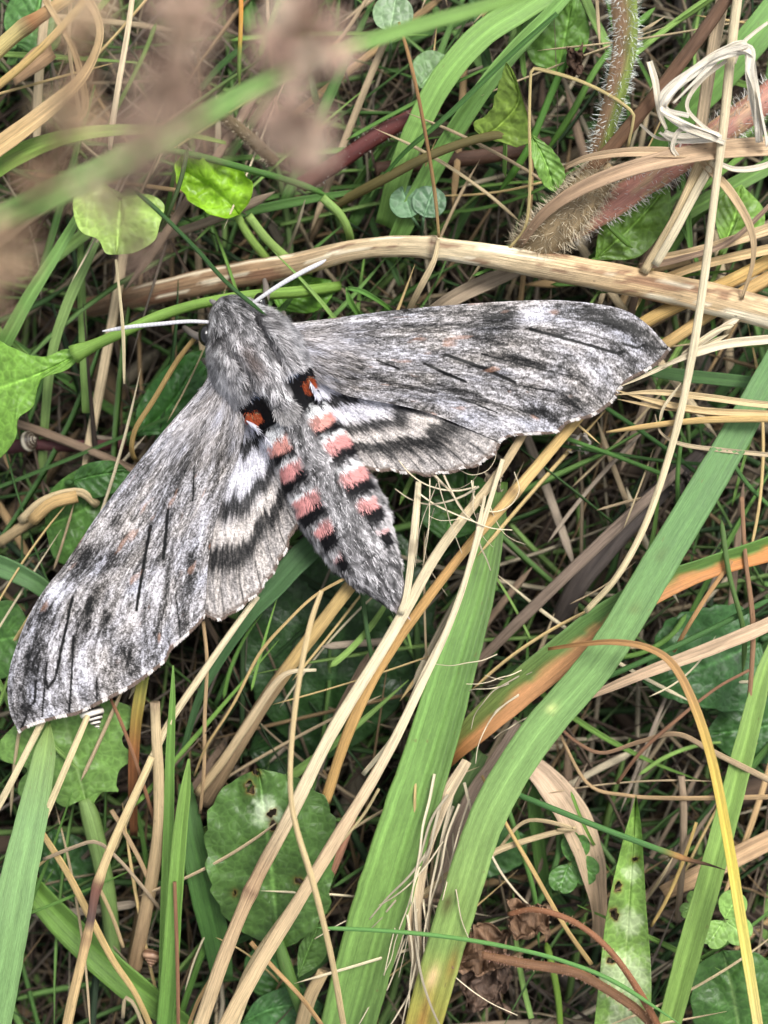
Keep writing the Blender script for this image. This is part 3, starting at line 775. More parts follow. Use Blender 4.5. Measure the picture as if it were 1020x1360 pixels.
def ffcol(f, u):
    up = cramp([(0, (96, 140, 62)), (.5, (88, 128, 70)), (.85, (104, 120, 62)), (1, (150, 120, 70))], f.ravel()).reshape(f.shape + (3,))
    lo = cramp([(0, (206, 132, 60)), (.4, (190, 138, 92)), (.75, (192, 140, 100)), (1, (176, 120, 60))], f.ravel()).reshape(f.shape + (3,))
    k = sst(-.25, .35, u + 0.5 * (vn(f * 40, u * 2, 3) - .5))[..., None]
    return up * (1 - k) + lo * k
def flip(fn): return lambda f, u: fn(f, -u)
blade('green blade fading to orange along one edge, lying under the broad green blade',
      [(1060, 712, -.35, 34), (1010, 730, -.3, 34), (940, 752, -.3, 30), (870, 780, -.3, 38), (800, 822, -.3, 44), (740, 872, -.3, 48), (680, 922, -.35, 46), (630, 968, -.5, 38), (595, 1005, -.8, 24), (570, 1040, -1.6, 14)],
      G1, fold=.22, cfun=flip(ffcol), nx=12, roll=[18, 10, 0, -6])
def plcol(f, u):
    C = cramp([(0, (92, 128, 60)), (.3, (104, 146, 78)), (.7, (112, 152, 80)), (1, (104, 140, 74))], f.ravel()).reshape(f.shape + (3,))
    for b in (-.5, -.12, .3, .66): C = C * (1 + 0.42 * np.exp(-((u - b) / .03) ** 2) - 0.22 * np.exp(-((u - b - .07) / .05) ** 2))[..., None]
    return C * (1 - 0.2 * sst(-.45, -.6, u))[..., None]
blade('wide ribbed green plantain blade running down under the pale straws',
      [(664, 640, -1.0, 20), (655, 700, -.75, 30), (632, 790, -.6, 48), (605, 880, -.5, 58), (570, 1000, -.45, 66), (535, 1110, -.4, 72), (502, 1220, -.5, 76), (476, 1310, -.7, 74), (452, 1400, -1.1, 70)],
      G1, fold=.16, cfun=plcol, nx=18, ribs=7, roll=[0, -5, -10, -6])
blade('pale green striped blade leaning past the tip of the left forewing',
      [(66, 958, -.35, 16), (58, 1010, -.1, 30), (44, 1080, .1, 40), (24, 1170, .3, 48), (6, 1260, .4, 54), (-20, 1390, .3, 58)], [(0, (120, 148, 84)), (.3, (112, 150, 100)), (1, (112, 150, 100))], fold=.1, nx=12, roll=8, taper=(.08, 0))
blade('broad glossy green blade slanting beneath the straw with the dark joint',
      [(20, 1150, -1.3, 30), (70, 1205, -1.1, 42), (120, 1255, -1.0, 46), (170, 1300, -1.0, 46), (215, 1335, -1.1, 40), (260, 1372, -1.5, 34)], (98, 140, 56), fold=.2, nx=10, roll=-14)
blade('slender upright green blade with a fine point rising beside the broken straw stub',
      [(230, 884, -.1, 2), (229, 930, -.15, 8), (226, 1000, -.3, 12), (224, 1090, -.5, 14), (221, 1200, -.7, 16), (218, 1370, -1.2, 18)], (104, 146, 70), fold=.25, roll=10)
blade('stout upright green blade with a blunt point standing next to the holed oval leaf',
      [(251, 1008, .1, 3), (247, 1050, .05, 15), (240, 1110, -.05, 20), (233, 1200, -.2, 22), (227, 1290, -.4, 24), (218, 1390, -.8, 24)], [(0, (120, 158, 78)), (1, (100, 146, 66))], fold=.22, roll=-12)
blade('short dark green blade tucked between the upright blade and the holed oval leaf',
      [(246, 1040, -1.2, 18), (254, 1100, -1.0, 32), (272, 1180, -.95, 40), (288, 1250, -1.1, 36), (296, 1300, -1.4, 28)], (64, 106, 48), fold=.1, nx=10)
blade('dark bluish green blade emerging from under the left hindwing',
      [(440, 705, -.75, 34), (405, 735, -.65, 34), (362, 782, -.6, 30), (330, 818, -.6, 22), (290, 880, -.7, 14), (262, 935, -.8, 10), (238, 1020, -1.1, 7)], (66, 104, 66), fold=.18, nx=10, roll=-10)
blade('bright arching green blade with parallel veins, behind the brown thread stalk',
      [(760, -30, -.7, 30), (700, 8, -.6, 36), (640, 48, -.5, 36), (590, 105, -.5, 36), (555, 170, -.6, 34), (530, 235, -.8, 32), (512, 300, -1.2, 28)], (118, 162, 84), fold=.12, nx=10, roll=[0, -12, -18])
blade('narrow fresh green blade running alongside the arching veined blade',
      [(770, -25, -.5, 14), (728, 20, -.4, 18), (680, 70, -.35, 22), (640, 120, -.4, 24), (600, 180, -.6, 26), (565, 240, -.8, 28), (535, 300, -1.0, 26), (515, 345, -1.4, 20)], (112, 158, 84), fold=.2, roll=15)
blade('thin deep green blade lying over the arching veined blade',
      [(740, 18, -.1, 6), (690, 62, -.05, 7), (640, 110, -.05, 7), (590, 158, -.1, 7), (540, 200, -.3, 6), (505, 240, -.6, 5)], (62, 106, 46), fold=.3)
blade('blurred green blade arching high over the dry seed heads',
      [(-60, 318, 3.4, 34), (40, 275, 4.0, 40), (130, 232, 4.3, 40), (230, 182, 4.4, 34), (320, 128, 4.4, 28), (420, 80, 4.2, 24), (540, 40, 3.8, 22), (650, 8, 3.2, 20), (760, -30, 2.0, 16), (860, -80, -.5, 10)], [(0, (118, 156, 92)), (1, (110, 150, 76))], fold=.15, roll=12)
blade('green blade bending level beside the scalloped round leaf',
      [(-40, 250, -.2, 38), (20, 212, .1, 34), (70, 190, .2, 26), (120, 178, .2, 20), (180, 174, .1, 16), (240, 178, -.2, 10), (300, 190, -.6, 5)], (116, 152, 66), fold=.2, roll=20)
blade('green blade running down to the base of the lobed stem leaf',
      [(128, 245, -.8, 8), (104, 288, -.6, 12), (70, 345, -.5, 15), (36, 400, -.6, 18), (8, 452, -.8, 20), (-20, 500, -1.2, 20)], (110, 154, 84), fold=.25, roll=12)
blade('grassy green blade coming from below the round scalloped leaf',
      [(135, 305, -1.2, 10), (110, 360, -1.0, 14), (88, 410, -1.0, 14), (70, 470, -1.1, 13), (60, 560, -1.4, 12), (56, 640, -1.9, 12)], (120, 152, 92), fold=.22)
blade('light green blade with a yellow rim rising past the clover',
      [(1035, 840, -.5, 14), (1012, 900, -.35, 22), (990, 985, -.25, 28), (965, 1080, -.2, 31), (938, 1180, -.2, 32), (912, 1270, -.3, 32), (885, 1370, -.6, 30)], (124, 160, 84), fold=.26, nx=10, roll=-8)
blade('wide green blade lying flat behind the dry seed spikelets',
      [(860, 492, -.7, 14), (900, 498, -.6, 17), (950, 503, -.6, 17), (1000, 508, -.7, 16), (1060, 512, -1.0, 14)], (72, 112, 64), fold=.1)
blade('curved green blade reaching towards the front edge of the left forewing',
      [(-30, 740, -.9, 30), (5, 752, -.8, 29), (35, 766, -.8, 27), (60, 782, -.9, 24), (95, 815, -1.2, 16)], (82, 122, 78), fold=.2, roll=-10)
blade('yellow arching blade turning brown where it bends to the ground',
      [(728, 862, .2, 4), (770, 856, .5, 6), (815, 853, .7, 8), (858, 860, .8, 9), (892, 882, .8, 11), (920, 935, .75, 13), (944, 1010, .7, 14), (964, 1110, .6, 15), (982, 1220, .5, 16), (1000, 1330, .4, 15), (1012, 1410, .2, 14)],
      [(0, (150, 108, 66)), (.3, (176, 140, 96)), (.42, (196, 170, 90)), (.6, (206, 190, 84)), (.8, (204, 196, 110)), (1, (214, 196, 150))], fold=.3, roll=15)
blade('green blade with orange-brown scorched foot standing at the wing margin',
      [(192, 890, -.7, 15), (186, 925, -.6, 16), (180, 970, -.6, 15), (177, 1040, -.8, 13), (178, 1110, -1.3, 10)], [(0, (128, 140, 66)), (.3, (150, 128, 60)), (.5, (150, 96, 56)), (1, (112, 72, 48))], fold=.2)
blade('pale spear-shaped blade end beside the orange-edged blade foot',
      [(640, 1000, -1.3, 18), (610, 1060, -1.2, 20), (590, 1110, -1.4, 18), (575, 1170, -1.8, 12)], (96, 128, 78), fold=.15)
blade('small fresh green blade tip above the pitted straw',
      [(460, 382, -.3, 2), (464, 398, -.35, 8), (474, 415, -.5, 7), (486, 430, -.8, 6)], (92, 140, 62), fold=.3)
blade('green blade stub bent over at the front edge of the right forewing',
      [(462, 383, -.28, 5), (480, 387, -.3, 7), (500, 398, -.45, 6), (520, 412, -.7, 5)], (84, 134, 56), fold=.3)

# -- thin green culms
for lab, pts, c, w in (
    ('thin dark green culm leaning across the moth\'s right antenna', [(178, 252, .75), (210, 280, .7), (260, 330, .62), (300, 374, .55), (340, 408, .48), (362, 426, .36)], (48, 92, 38), 6),
    ('long thin green culm with a scorched brown tip crossing the pointed holed leaf', [(670, 1048, -.2), (730, 1072, .1), (800, 1100, .25), (870, 1126, .3), (912, 1141, .3)], (72, 122, 66), 8),
    ('fine green culm curving over the brown crumpled leaves', [(420, 1232, .25), (510, 1236, .35), (600, 1245, .4), (680, 1259, .4), (750, 1277, .4), (820, 1306, .35), (912, 1366, .2)], (98, 152, 84), 6),
    ('green culm standing straight beside the straw bent leaf', [(208, 30, -.4), (190, 75, -.4), (165, 125, -.5), (140, 172, -.7)], (92, 132, 52), 6),
    ('orange and green upright culm above the furry dead stem', [(320, -20, -.2), (320, 30, -.2), (318, 80, -.3), (318, 118, -.5)], None, 6),
    ('dark green culm lying level under the bright petioled leaf', [(150, 192, -.4), (240, 202, -.2), (320, 222, -.25), (400, 245, -.5), (450, 268, -.8)], (72, 118, 46), 9),
    ('dark culm hanging over the bright petioled leaf', [(250, 196, -.1), (240, 240, .0), (225, 280, -.1), (208, 312, -.4)], (62, 84, 44), 6),
    ('slim green culm passing below the scorched straw awn', [(690, 560, -.9), (760, 585, -.8), (830, 610, -.75), (905, 640, -.9)], (82, 132, 62), 6),
    ('dusky green culm beneath the yellow jointed straw', [(735, 590, -1.0), (800, 600, -.9), (880, 612, -.9), (960, 618, -1.1)], (58, 98, 46), 5),
    ('green culm slanting from the wing edge toward the broad blade', [(795, 535, -.8), (840, 565, -.8), (890, 600, -.9), (940, 640, -1.1)], (58, 104, 46), 6),
    ('green culm hugging the dead beige blade', [(1030, 792, -.3), (940, 838, -.4), (850, 880, -.4), (760, 918, -.6), (680, 950, -.9)], (66, 112, 58), 8),
    ('faint green culm in the hollow beside the furrowed plantain blade', [(440, 1180, -1.0), (500, 1140, -.9), (560, 1100, -1.0), (620, 1050, -1.3)], (84, 124, 70), 5),
    ('green culm dropping from the dark blade toward the oval leaf', [(480, 780, -.8), (488, 840, -.8), (500, 905, -.9)], (74, 112, 70), 6),
    ('green culm rising in front of the clover hollow', [(670, 1060, -.9), (690, 1120, -.8), (710, 1190, -.9), (716, 1260, -1.2)], (88, 134, 66), 7),
    ('bowed green culm looping through the clover hollow', [(700, 1030, -1.0), (735, 1080, -.9), (742, 1130, -.9), (720, 1190, -1.0), (690, 1230, -1.3)], (82, 124, 70), 8),
    ('green stem standing among the brown crumpled leaves', [(725, 1250, -1.0), (735, 1290, -.8), (742, 1330, -.8), (745, 1380, -1.0)], (112, 150, 50), 9),
    ('slanting green culm above the toothed dark leaf by the beige blade', [(1040, 690, -1.0), (990, 640, -.8), (960, 590, -.9)], (70, 116, 56), 6),
    ('upright thread of green grass crossing the orange fold', [(905, 580, -.3), (900, 640, -.3), (905, 720, -.5)], (72, 116, 46), 6),
    ('thin stem of green grass beside the orange-tipped fold', [(958, 690, -.25), (968, 760, -.2), (988, 840, -.3), (986, 900, -.6)], (86, 118, 62), 7),
    ('arched green culm by the toothed dark leaf', [(912, 815, -.9), (890, 845, -.8), (850, 868, -.8), (800, 875, -.9)], (92, 136, 56), 7),
    ('pale green culm crossing the black hollow under the broad blade', [(720, 990, -1.0), (680, 950, -.9)], (116, 146, 88), 6),
    ('dim green culm sinking beneath the thistle-like pink stem', [(840, 330, -.6), (800, 290, -.5), (770, 240, -.6)], (88, 130, 46), 8),
    ('lush green culm in front of the twin round leaf', [(760, 60, -.6), (730, 130, -.5), (700, 200, -.6), (660, 260, -.9)], (80, 134, 44), 10),
    ('second lush green culm leaning to the hairy upright stem', [(870, 10, -.6), (800, 80, -.5), (760, 150, -.6), (720, 210, -.9)], (92, 140, 56), 9),
):
    if c is None: c = [(0, (206, 130, 50)), (.5, (190, 150, 52)), (.65, (104, 140, 50)), (.9, (96, 136, 50)), (1, (150, 100, 60))]
    if 'scorched brown tip' in lab:
        o = culm(lab, pts + [(940, 1148, .25), (965, 1156, .2)], [(0, (66, 116, 62)), (.7, (80, 128, 72)), (.78, (176, 130, 80)), (.85, (90, 64, 50)), (1, (60, 46, 40))], w, taper=(0, .2))
    else: culm(lab, pts, c, w, taper=(0.05, 0.15), sides=8)

# -- big culm and jointed straws
def bigc(f, th):
    C = cramp([(0, (120, 92, 66)), (.25, (160, 128, 92)), (.42, (206, 182, 140)), (.5, (214, 194, 154)), (.75, (196, 164, 118)), (1, (204, 178, 136))], f)
    st = fbm(f * 16, th * 5 / 1.0, 2); C = C * (0.6 + 0.8 * st)[:, None]
    k = (0.75 * sst(.58, .66, fbm(f * 22 + 5, th * 1.7, 4)))[:, None]; C = C * (1 - k) + lin((124, 82, 56)) * k
    k = (0.9 * sst(.62, .68, fbm(f * 14 + 9, th * 2.2 + 3, 5)))[:, None]; C = C * (1 - k) + lin((236, 222, 190)) * k
    k = (0.8 * np.exp(-((f - .485) / .004) ** 2))[:, None]; C = C * (1 - k) + lin((74, 46, 34)) * k
    return C
straw('thick pitted dead stalk with a dark joint lying above the right forewing',
      [(90, 415, -2.9, 24), (200, 390, -1.7, 30), (300, 368, -1.2, 34), (390, 352, -.9, 32), (470, 332, -.65, 28), (545, 327, -.5, 27), (620, 335, -.42, 31), (700, 348, -.4, 34), (800, 366, -.4, 38), (900, 386, -.4, 40), (1000, 410, -.45, 42), (1090, 436, -.6, 42)],
      S1, sides=28, n=150, cfun=bigc, nodes=(.485,), name='dead_stalk', cat='dead stalk')
J = 'straw'
def js(lab, pts, col, w=None, nodes=(), **kw): return straw(lab, pts, col, w, nodes=nodes, **kw)
js('golden jointed straw with a purplish joint below the right hindwing', [(800, 520, -.6, 13), (762, 562, -.45, 14), (715, 618, -.4, 15), (672, 668, -.35, 15), (620, 728, -.4, 13), (560, 806, -.4, 13), (500, 895, -.35, 14), (462, 975, -.4, 15), (432, 1065, -.6, 14)], [(0, YS), (.25, (214, 180, 112)), (.45, (196, 150, 84)), (1, (186, 146, 78))], nodes=(.27,))
js('dull golden straw emerging from beneath the moth\'s abdomen', [(500, 735, -.7, 16), (468, 775, -.5, 18), (430, 825, -.5, 18), (392, 875, -.6, 19), (350, 935, -.7, 20), (310, 1000, -.8, 22), (272, 1065, -1.1, 24)], [(0, (190, 160, 96)), (.45, (184, 152, 90)), (.55, (156, 130, 92)), (1, (128, 106, 78))])
js('slim straw ending at the margin of the right hindwing', [(698, 572, -.35, 11), (660, 632, -.25, 12), (610, 695, -.2, 13), (575, 745, -.2, 14), (540, 808, -.2, 15), (505, 868, -.1, 15), (440, 975, .0, 17), (385, 1085, .1, 18), (340, 1170, .15, 18), (300, 1265, .1, 19), (262, 1375, -.1, 20)], [(0, S2), (.3, S3), (.6, (208, 190, 152)), (.75, (176, 144, 106)), (1, (202, 176, 132))], flat=.55, nodes=(.78,))
js('long thin straw laid parallel to the slim hindwing straw', [(668, 610, -.15, 6), (640, 700, -.05, 7), (600, 822, .05, 9), (555, 920, .15, 11), (510, 1010, .2, 14), (450, 1110, .25, 17), (395, 1200, .25, 18), (340, 1290, .2, 19), (285, 1390, .1, 20)], [(0, S3), (.4, S3), (.6, (196, 168, 130)), (1, (206, 178, 130))], flat=.5)
js('third coarse straw wedged between the two long parallel straws', [(400, 1190, -.25, 10), (365, 1240, -.2, 16), (335, 1290, -.2, 20), (300, 1380, -.3, 22)], S1, flat=.6)
js('pale straw leaning from the left hindwing margin to the ground', [(342, 792, -.45, 8), (300, 850, -.3, 9), (262, 905, -.25, 10), (225, 960, -.25, 10), (200, 1012, -.3, 10), (178, 1062, -.5, 10), (150, 1130, -1.0, 9)], [(0, S3), (1, (208, 184, 132))])
js('hair-thin straw sprouting from beside the abdomen tip', [(462, 766, -.2, 4), (420, 790, .0, 4), (385, 822, .1, 4), (345, 868, .1, 4.5), (310, 935, .0, 4), (275, 990, -.3, 4), (258, 1030, -.7, 3)], (190, 160, 100))
js('blurred upright straw bowing across the holed oval leaf', [(427, 785, 1.2, 6), (412, 830, 1.3, 7), (398, 900, 1.4, 7), (388, 980, 1.4, 7), (386, 1050, 1.4, 7), (394, 1100, 1.35, 8), (418, 1180, 1.2, 8), (440, 1270, .9, 8), (458, 1370, .4, 8)], (206, 180, 128))
js('broken straw stub with a split top', [(206, 932, -.1, 13), (208, 980, -.2, 14), (211, 1030, -.35, 15), (211, 1090, -.5, 15), (205, 1150, -.7, 17), (192, 1220, -.9, 19), (178, 1290, -1.2, 19)], [(0, (150, 128, 98)), (.08, S1), (.5, (186, 160, 116)), (1, (140, 112, 80))], flat=.8)
js('straw with a burnt dark joint standing beside the broken stub', [(202, 1005, -.05, 9), (178, 1058, .05, 10), (150, 1120, .15, 11), (129, 1178, .2, 13), (120, 1225, .15, 11), (110, 1270, .1, 13), (96, 1330, -.05, 14), (84, 1390, -.3, 14)], [(0, (214, 190, 136)), (.42, (206, 178, 124)), (.46, (120, 78, 62)), (.58, (90, 72, 64)), (.62, (200, 166, 112)), (1, (206, 176, 120))], nodes=(.45, .64))
js('cream straw poking out below the tip of the left forewing', [(58, 955, -.3, 9), (30, 1010, -.05, 9), (5, 1058, .1, 10), (-25, 1110, .1, 10)], (220, 202, 156))
js('cream straw crossing the lobed leaf beside the striped snail', [(122, 938, -.25, 8), (100, 990, -.05, 9), (78, 1042, .05, 9), (58, 1090, .0, 9), (40, 1140, -.3, 9)], (216, 196, 146))
js('reddish thread straw by the scorched blade', [(146, 926, -.5, 4), (162, 962, -.4, 5), (180, 1010, -.45, 5), (196, 1060, -.6, 5), (215, 1120, -1.0, 5)], (150, 104, 70))
js('golden slanted straw beneath the burnt-jointed straw', [(52, 1100, -.6, 8), (90, 1160, -.5, 9), (122, 1222, -.45, 10), (150, 1275, -.5, 9), (180, 1320, -.6, 8), (205, 1375, -.9, 8)], (190, 160, 100))
js('fine drooping straw between the upright blades', [(270, 825, -.4, 5), (275, 880, -.4, 5), (272, 950, -.45, 5), (271, 1020, -.6, 5), (266, 1080, -.9, 4)], (184, 152, 108))
js('weathered grey straw bent near its tip over the dark leaf', [(420, 890, -.3, 4), (388, 892, -.2, 6), (368, 905, -.2, 9), (340, 945, -.3, 11), (300, 1005, -.5, 12), (262, 1055, -.8, 13)], [(0, S3), (.2, (190, 168, 130)), (1, S2)], flat=.5)
js('whitish straw standing in the gap beside the bent dry leaf', [(178, -20, -.2, 7), (170, 40, -.1, 8), (158, 110, -.1, 8), (149, 170, -.2, 8), (146, 198, -.4, 6)], (214, 194, 156))
js('thin cream straw dangling above the left antenna', [(154, 345, .3, 3), (160, 400, .42, 4), (164, 450, .42, 5), (165, 510, .35, 3)], (214, 196, 150))
js('coiling tan straw hooked under the moth\'s left shoulder', [(262, 445, -.4, 6), (235, 480, -.5, 7), (205, 530, -.6, 7), (180, 570, -.7, 7), (175, 600, -.9, 7), (182, 612, -1.2, 6)], (180, 148, 84))
js('yellow stalk with a joint at the mouth of the straw tangle', [(-15, 78, -.3, 20), (25, 42, -.2, 19), (60, 18, -.15, 17), (110, -15, -.3, 14)], [(0, (204, 182, 110)), (.4, (196, 178, 112)), (.5, (160, 110, 62)), (1, (200, 176, 116))], nodes=(.42,))
js('slim ochre stalk above the bent dry leaf', [(-10, 120, -.1, 10), (40, 78, .0, 10), (90, 28, .05, 10), (125, -15, .0, 9)], (202, 168, 98))
dryblade('wide bent dry leaf doubling over in the straw tangle', [(-20, 210, .2, 26), (30, 175, .35, 26), (75, 140, .4, 24), (108, 108, .45, 18), (128, 72, .4, 14), (134, 38, .3, 12), (120, 2, .1, 13), (90, -25, -.2, 13)], [(0, (206, 172, 116)), (.5, (196, 164, 112)), (1, (200, 172, 124))], fold=.25, nx=8, roll=[0, 20, 35])
dryblade('papery brown leaf scrap under the bent dry leaf', [(18, 108, -.4, 20), (50, 82, -.35, 26), (70, 68, -.5, 14)], (160, 128, 92), fold=.3, wave=.3)
dryblade('second dry blade hanging from the joint of the bent leaf', [(60, 0, -.1, 8), (95, 60, .0, 8), (110, 110, .0, 10), (112, 150, -.2, 9), (85, 165, -.3, 6)], (190, 160, 112), fold=.3)
js('fine straw crossing behind the bent dry leaf', [(95, -10, -.3, 5), (92, 60, -.4, 5), (105, 150, -.6, 5)], S1)
js('brown thread stalk dangling in front of the green blades', [(530, 30, .1, 4), (543, 75, .2, 5), (556, 130, .2, 5), (569, 200, .1, 5), (578, 260, -.05, 5), (583, 315, -.25, 4)], [(0, (170, 130, 76)), (.5, (140, 100, 56)), (1, (170, 140, 84))])
js('angled yellow straw with a sharp kink above the toothed twisted leaf', [(676, 330, -.3, 4), (698, 300, -.1, 4), (704, 240, .1, 4), (703, 160, .3, 4), (705, 98, .35, 4), (709, 91, .36, 5), (760, 104, .4, 4.5), (805, 124, .35, 4.5), (838, 147, .3, 4), (841, 160, .28, 4), (834, 195, .1, 4)], (206, 184, 120))
js('dark brown dead stem slanting beside the hairy upright stem', [(985, -30, .35, 17), (940, 35, .35, 18), (895, 95, .3, 18), (850, 152, .2, 18), (805, 205, .0, 19), (760, 255, -.2, 22), (722, 300, -.4, 26)], [(0, (96, 70, 50)), (.5, (110, 78, 54)), (.8, (124, 92, 62)), (1, (140, 108, 72))], sides=12, name='dead_brown_stalk', cat='dead stalk')
js('long pale straw running from the white fibres down past the wing tip', [(982, -20, .5, 12), (972, 60, .55, 13), (962, 160, .55, 12), (948, 270, .5, 11), (934, 380, .4, 11), (918, 480, .35, 11), (896, 580, .3, 10), (860, 690, .25, 9), (820, 765, .15, 9), (778, 812, -.1, 8)], [(0, (202, 184, 146)), (.5, S3), (1, (214, 194, 146))])
js('broad tan straw upright beside the long pale straw', [(964, -20, .15, 17), (952, 40, .2, 18), (940, 110, .2, 17), (928, 195, .1, 16)], (196, 172, 136), flat=.5)
js('buff straw leaning against the foot of the broad tan straw', [(940, 200, .1, 18), (905, 275, .1, 14), (880, 320, .0, 13), (855, 362, -.2, 13)], S1, flat=.6)
js('second buff straw forked from the same crossing', [(960, 195, .2, 10), (930, 245, .2, 12), (895, 310, .1, 12), (870, 352, -.1, 12)], S3, flat=.6)
js('golden stalk end showing beyond the wing tip', [(820, 455, -.75, 16), (862, 424, -.6, 18), (920, 396, -.6, 18), (980, 368, -.6, 18), (1050, 330, -.7, 18)], YS)
js('second golden stalk under the dry spikelets', [(850, 478, -.8, 14), (900, 446, -.65, 16), (960, 405, -.65, 18), (1050, 352, -.8, 18)], (200, 164, 100))
js('pointed amber awn pointing at the right forewing margin', [(805, 574, .0, 3), (845, 568, .1, 7), (890, 562, .15, 8), (950, 557, .2, 9), (1040, 556, .2, 9)], (208, 172, 104))
js('grey weathered stalk under the broad blade', [(905, 622, -.6, 12), (850, 672, -.55, 15), (780, 738, -.5, 16), (700, 815, -.6, 15), (630, 885, -.9, 13)], [(0, (130, 112, 96)), (1, (118, 100, 84))], flat=.7)
js('blackened rotten stick beneath the broad green blade', [(935, 600, -1.6, 16), (905, 630, -1.3, 22), (870, 668, -1.15, 28), (820, 722, -1.1, 31), (770, 785, -1.2, 28), (735, 838, -1.7, 22), (710, 880, -2.6, 16)], (74, 66, 62), sides=20, bend=.12, cfun=lambda f, th: lin((86, 76, 70))[None] * (.25 + 1.3 * fbm(f * 14, th * 5, 3))[:, None],  name='rotten_stick', cat='stick')
dryblade('flat beige dead blade pushing out from behind the broad green blade', [(1040, 820, -.1, 18), (990, 842, -.05, 19), (930, 866, -.1, 18), (860, 892, -.15, 15), (805, 915, -.2, 11), (765, 932, -.4, 6)], (196, 166, 132), fold=.2)
js('curly tan straw dipping into the hollow below the broad blade', [(735, 958, -.4, 4), (765, 985, -.35, 5), (800, 1000, -.3, 5), (850, 985, -.2, 6), (900, 975, -.15, 7), (950, 1000, -.1, 8), (1030, 1040, -.2, 9)], [(0, (130, 88, 62)), (.5, (150, 124, 92)), (1, (190, 164, 124))])
js('wiry brown straw threading over the beige dead blade', [(995, 890, -.1, 4), (950, 915, -.05, 4), (900, 955, -.1, 5), (850, 1000, -.2, 5), (820, 1040, -.5, 5)], (140, 100, 70))
js('slender orange straw by the toothed dark leaf', [(972, 745, -.3, 5), (940, 790, -.25, 6), (915, 830, -.3, 6), (895, 865, -.6, 5)], (186, 140, 84))
js('brown straw upright beside the orange fold', [(985, 660, -.3, 6), (990, 740, -.25, 6), (1000, 830, -.2, 7), (996, 920, -.3, 6), (988, 1000, -.6, 5)], (150, 112, 78))
js('long tan straw crossing beneath the scorched green culm', [(740, 968, -.5, 4), (780, 1040, -.5, 5), (830, 1056, -.45, 5), (900, 1060, -.4, 6), (1040, 1058, -.4, 7)], (180, 148, 104))
js('faded straw standing alone in the dark hollow', [(905, 1030, -.5, 9), (908, 1080, -.5, 10), (906, 1150, -.6, 9), (900, 1220, -.9, 8)], (156, 134, 108))
js('bent straw under the arch of the broad blade foot', [(660, 1130, -.6, 4), (700, 1090, -.5, 5), (760, 1100, -.5, 6), (740, 1102, -.5, 4)], S1)
js('ivory straw angled behind the foot of the broad blade', [(610, 1160, -.6, 9), (660, 1130, -.5, 9), (720, 1110, -.5, 8), (765, 1100, -.6, 6)], S1)
js('yellowish straw dropping to the brown crumpled leaves', [(640, 1030, -.5, 4), (670, 1090, -.4, 5), (710, 1160, -.35, 6), (750, 1230, -.35, 6), (785, 1280, -.5, 6)], (200, 166, 100))
js('thin yellow straw under the light green blade', [(925, 1092, -.4, 4), (905, 1150, -.35, 5), (885, 1195, -.35, 5), (865, 1230, -.5, 4)], (198, 166, 90))
js('white-grey straw stump at the oval leaf\'s stalk', [(430, 1290, -.6, 16), (410, 1330, -.7, 18), (395, 1390, -1.0, 18)], S2, flat=.6)
js('reddish straw beside the oval leaf', [(470, 1080, -.8, 12), (450, 1130, -.7, 16), (425, 1190, -.8, 14)], (150, 104, 76), flat=.6)
for i, (lab, pts, w, c) in enumerate((
    ('pale curved straw end under the dark leaf at the moth\'s left side', [(30, 690, -1.1), (60, 665, -.9), (105, 655, -.9), (130, 672, -1.1)], 12, S1),
    ('ochre twig resting on the dark leaf at the moth\'s left side', [(45, 690, -.9), (70, 668, -.75), (104, 660, -.8)], 16, (196, 160, 100)),
    ('cracked straw piece lying across the moth-side shade', [(0, 720, -1.4), (30, 700, -1.2), (60, 680, -1.2)], 14, S2),
    ('slanting straw over the petiole of the lobed leaf', [(150, 1075, -.7), (165, 1100, -.65), (190, 1150, -.7), (205, 1190, -.9)], 6, (180, 150, 110)),
    ('kinked grey straw crossing the lobed leaf\'s petiole', [(60, 1140, -.5), (100, 1125, -.4), (130, 1120, -.35), (160, 1145, -.4), (195, 1185, -.6), (215, 1210, -.9)], 5, (170, 148, 118)),
    ('tan straw running to the brown snail shell', [(130, 1170, -.5), (150, 1215, -.55), (165, 1260, -.7)], 5, S2),
    ('hooked straw loop at the foot of the upright blades', [(165, 1350, -.5), (168, 1325, -.4), (180, 1335, -.4), (195, 1375, -.6)], 5, (176, 156, 120)),
    ('brown thread running along the upright blade', [(234, 1170, -.05), (236, 1240, -.1), (239, 1370, -.3)], 5, (140, 98, 66)),
    ('golden straw curving out from the oval leaf', [(305, 1265, -.5), (285, 1295, -.45), (265, 1330, -.5), (250, 1370, -.7)], 5, (196, 156, 96)),
    ('orange straw crossing the oval leaf\'s stalk', [(335, 1250, -.3), (365, 1285, -.2), (400, 1325, -.2), (430, 1365, -.4)], 6, (186, 146, 92)),
    ('stiff straw leaning on the ribbed plantain blade', [(400, 1200, .1), (430, 1150, .0), (480, 1090, .0), (505, 1050, .1)], 4, (190, 170, 120)),
    ('forked straw beside the frayed fibres', [(520, 1220, -.6), (560, 1190, -.6), (600, 1160, -.7)], 7, S1))):
    js(lab, pts, c, w, bend=.05)
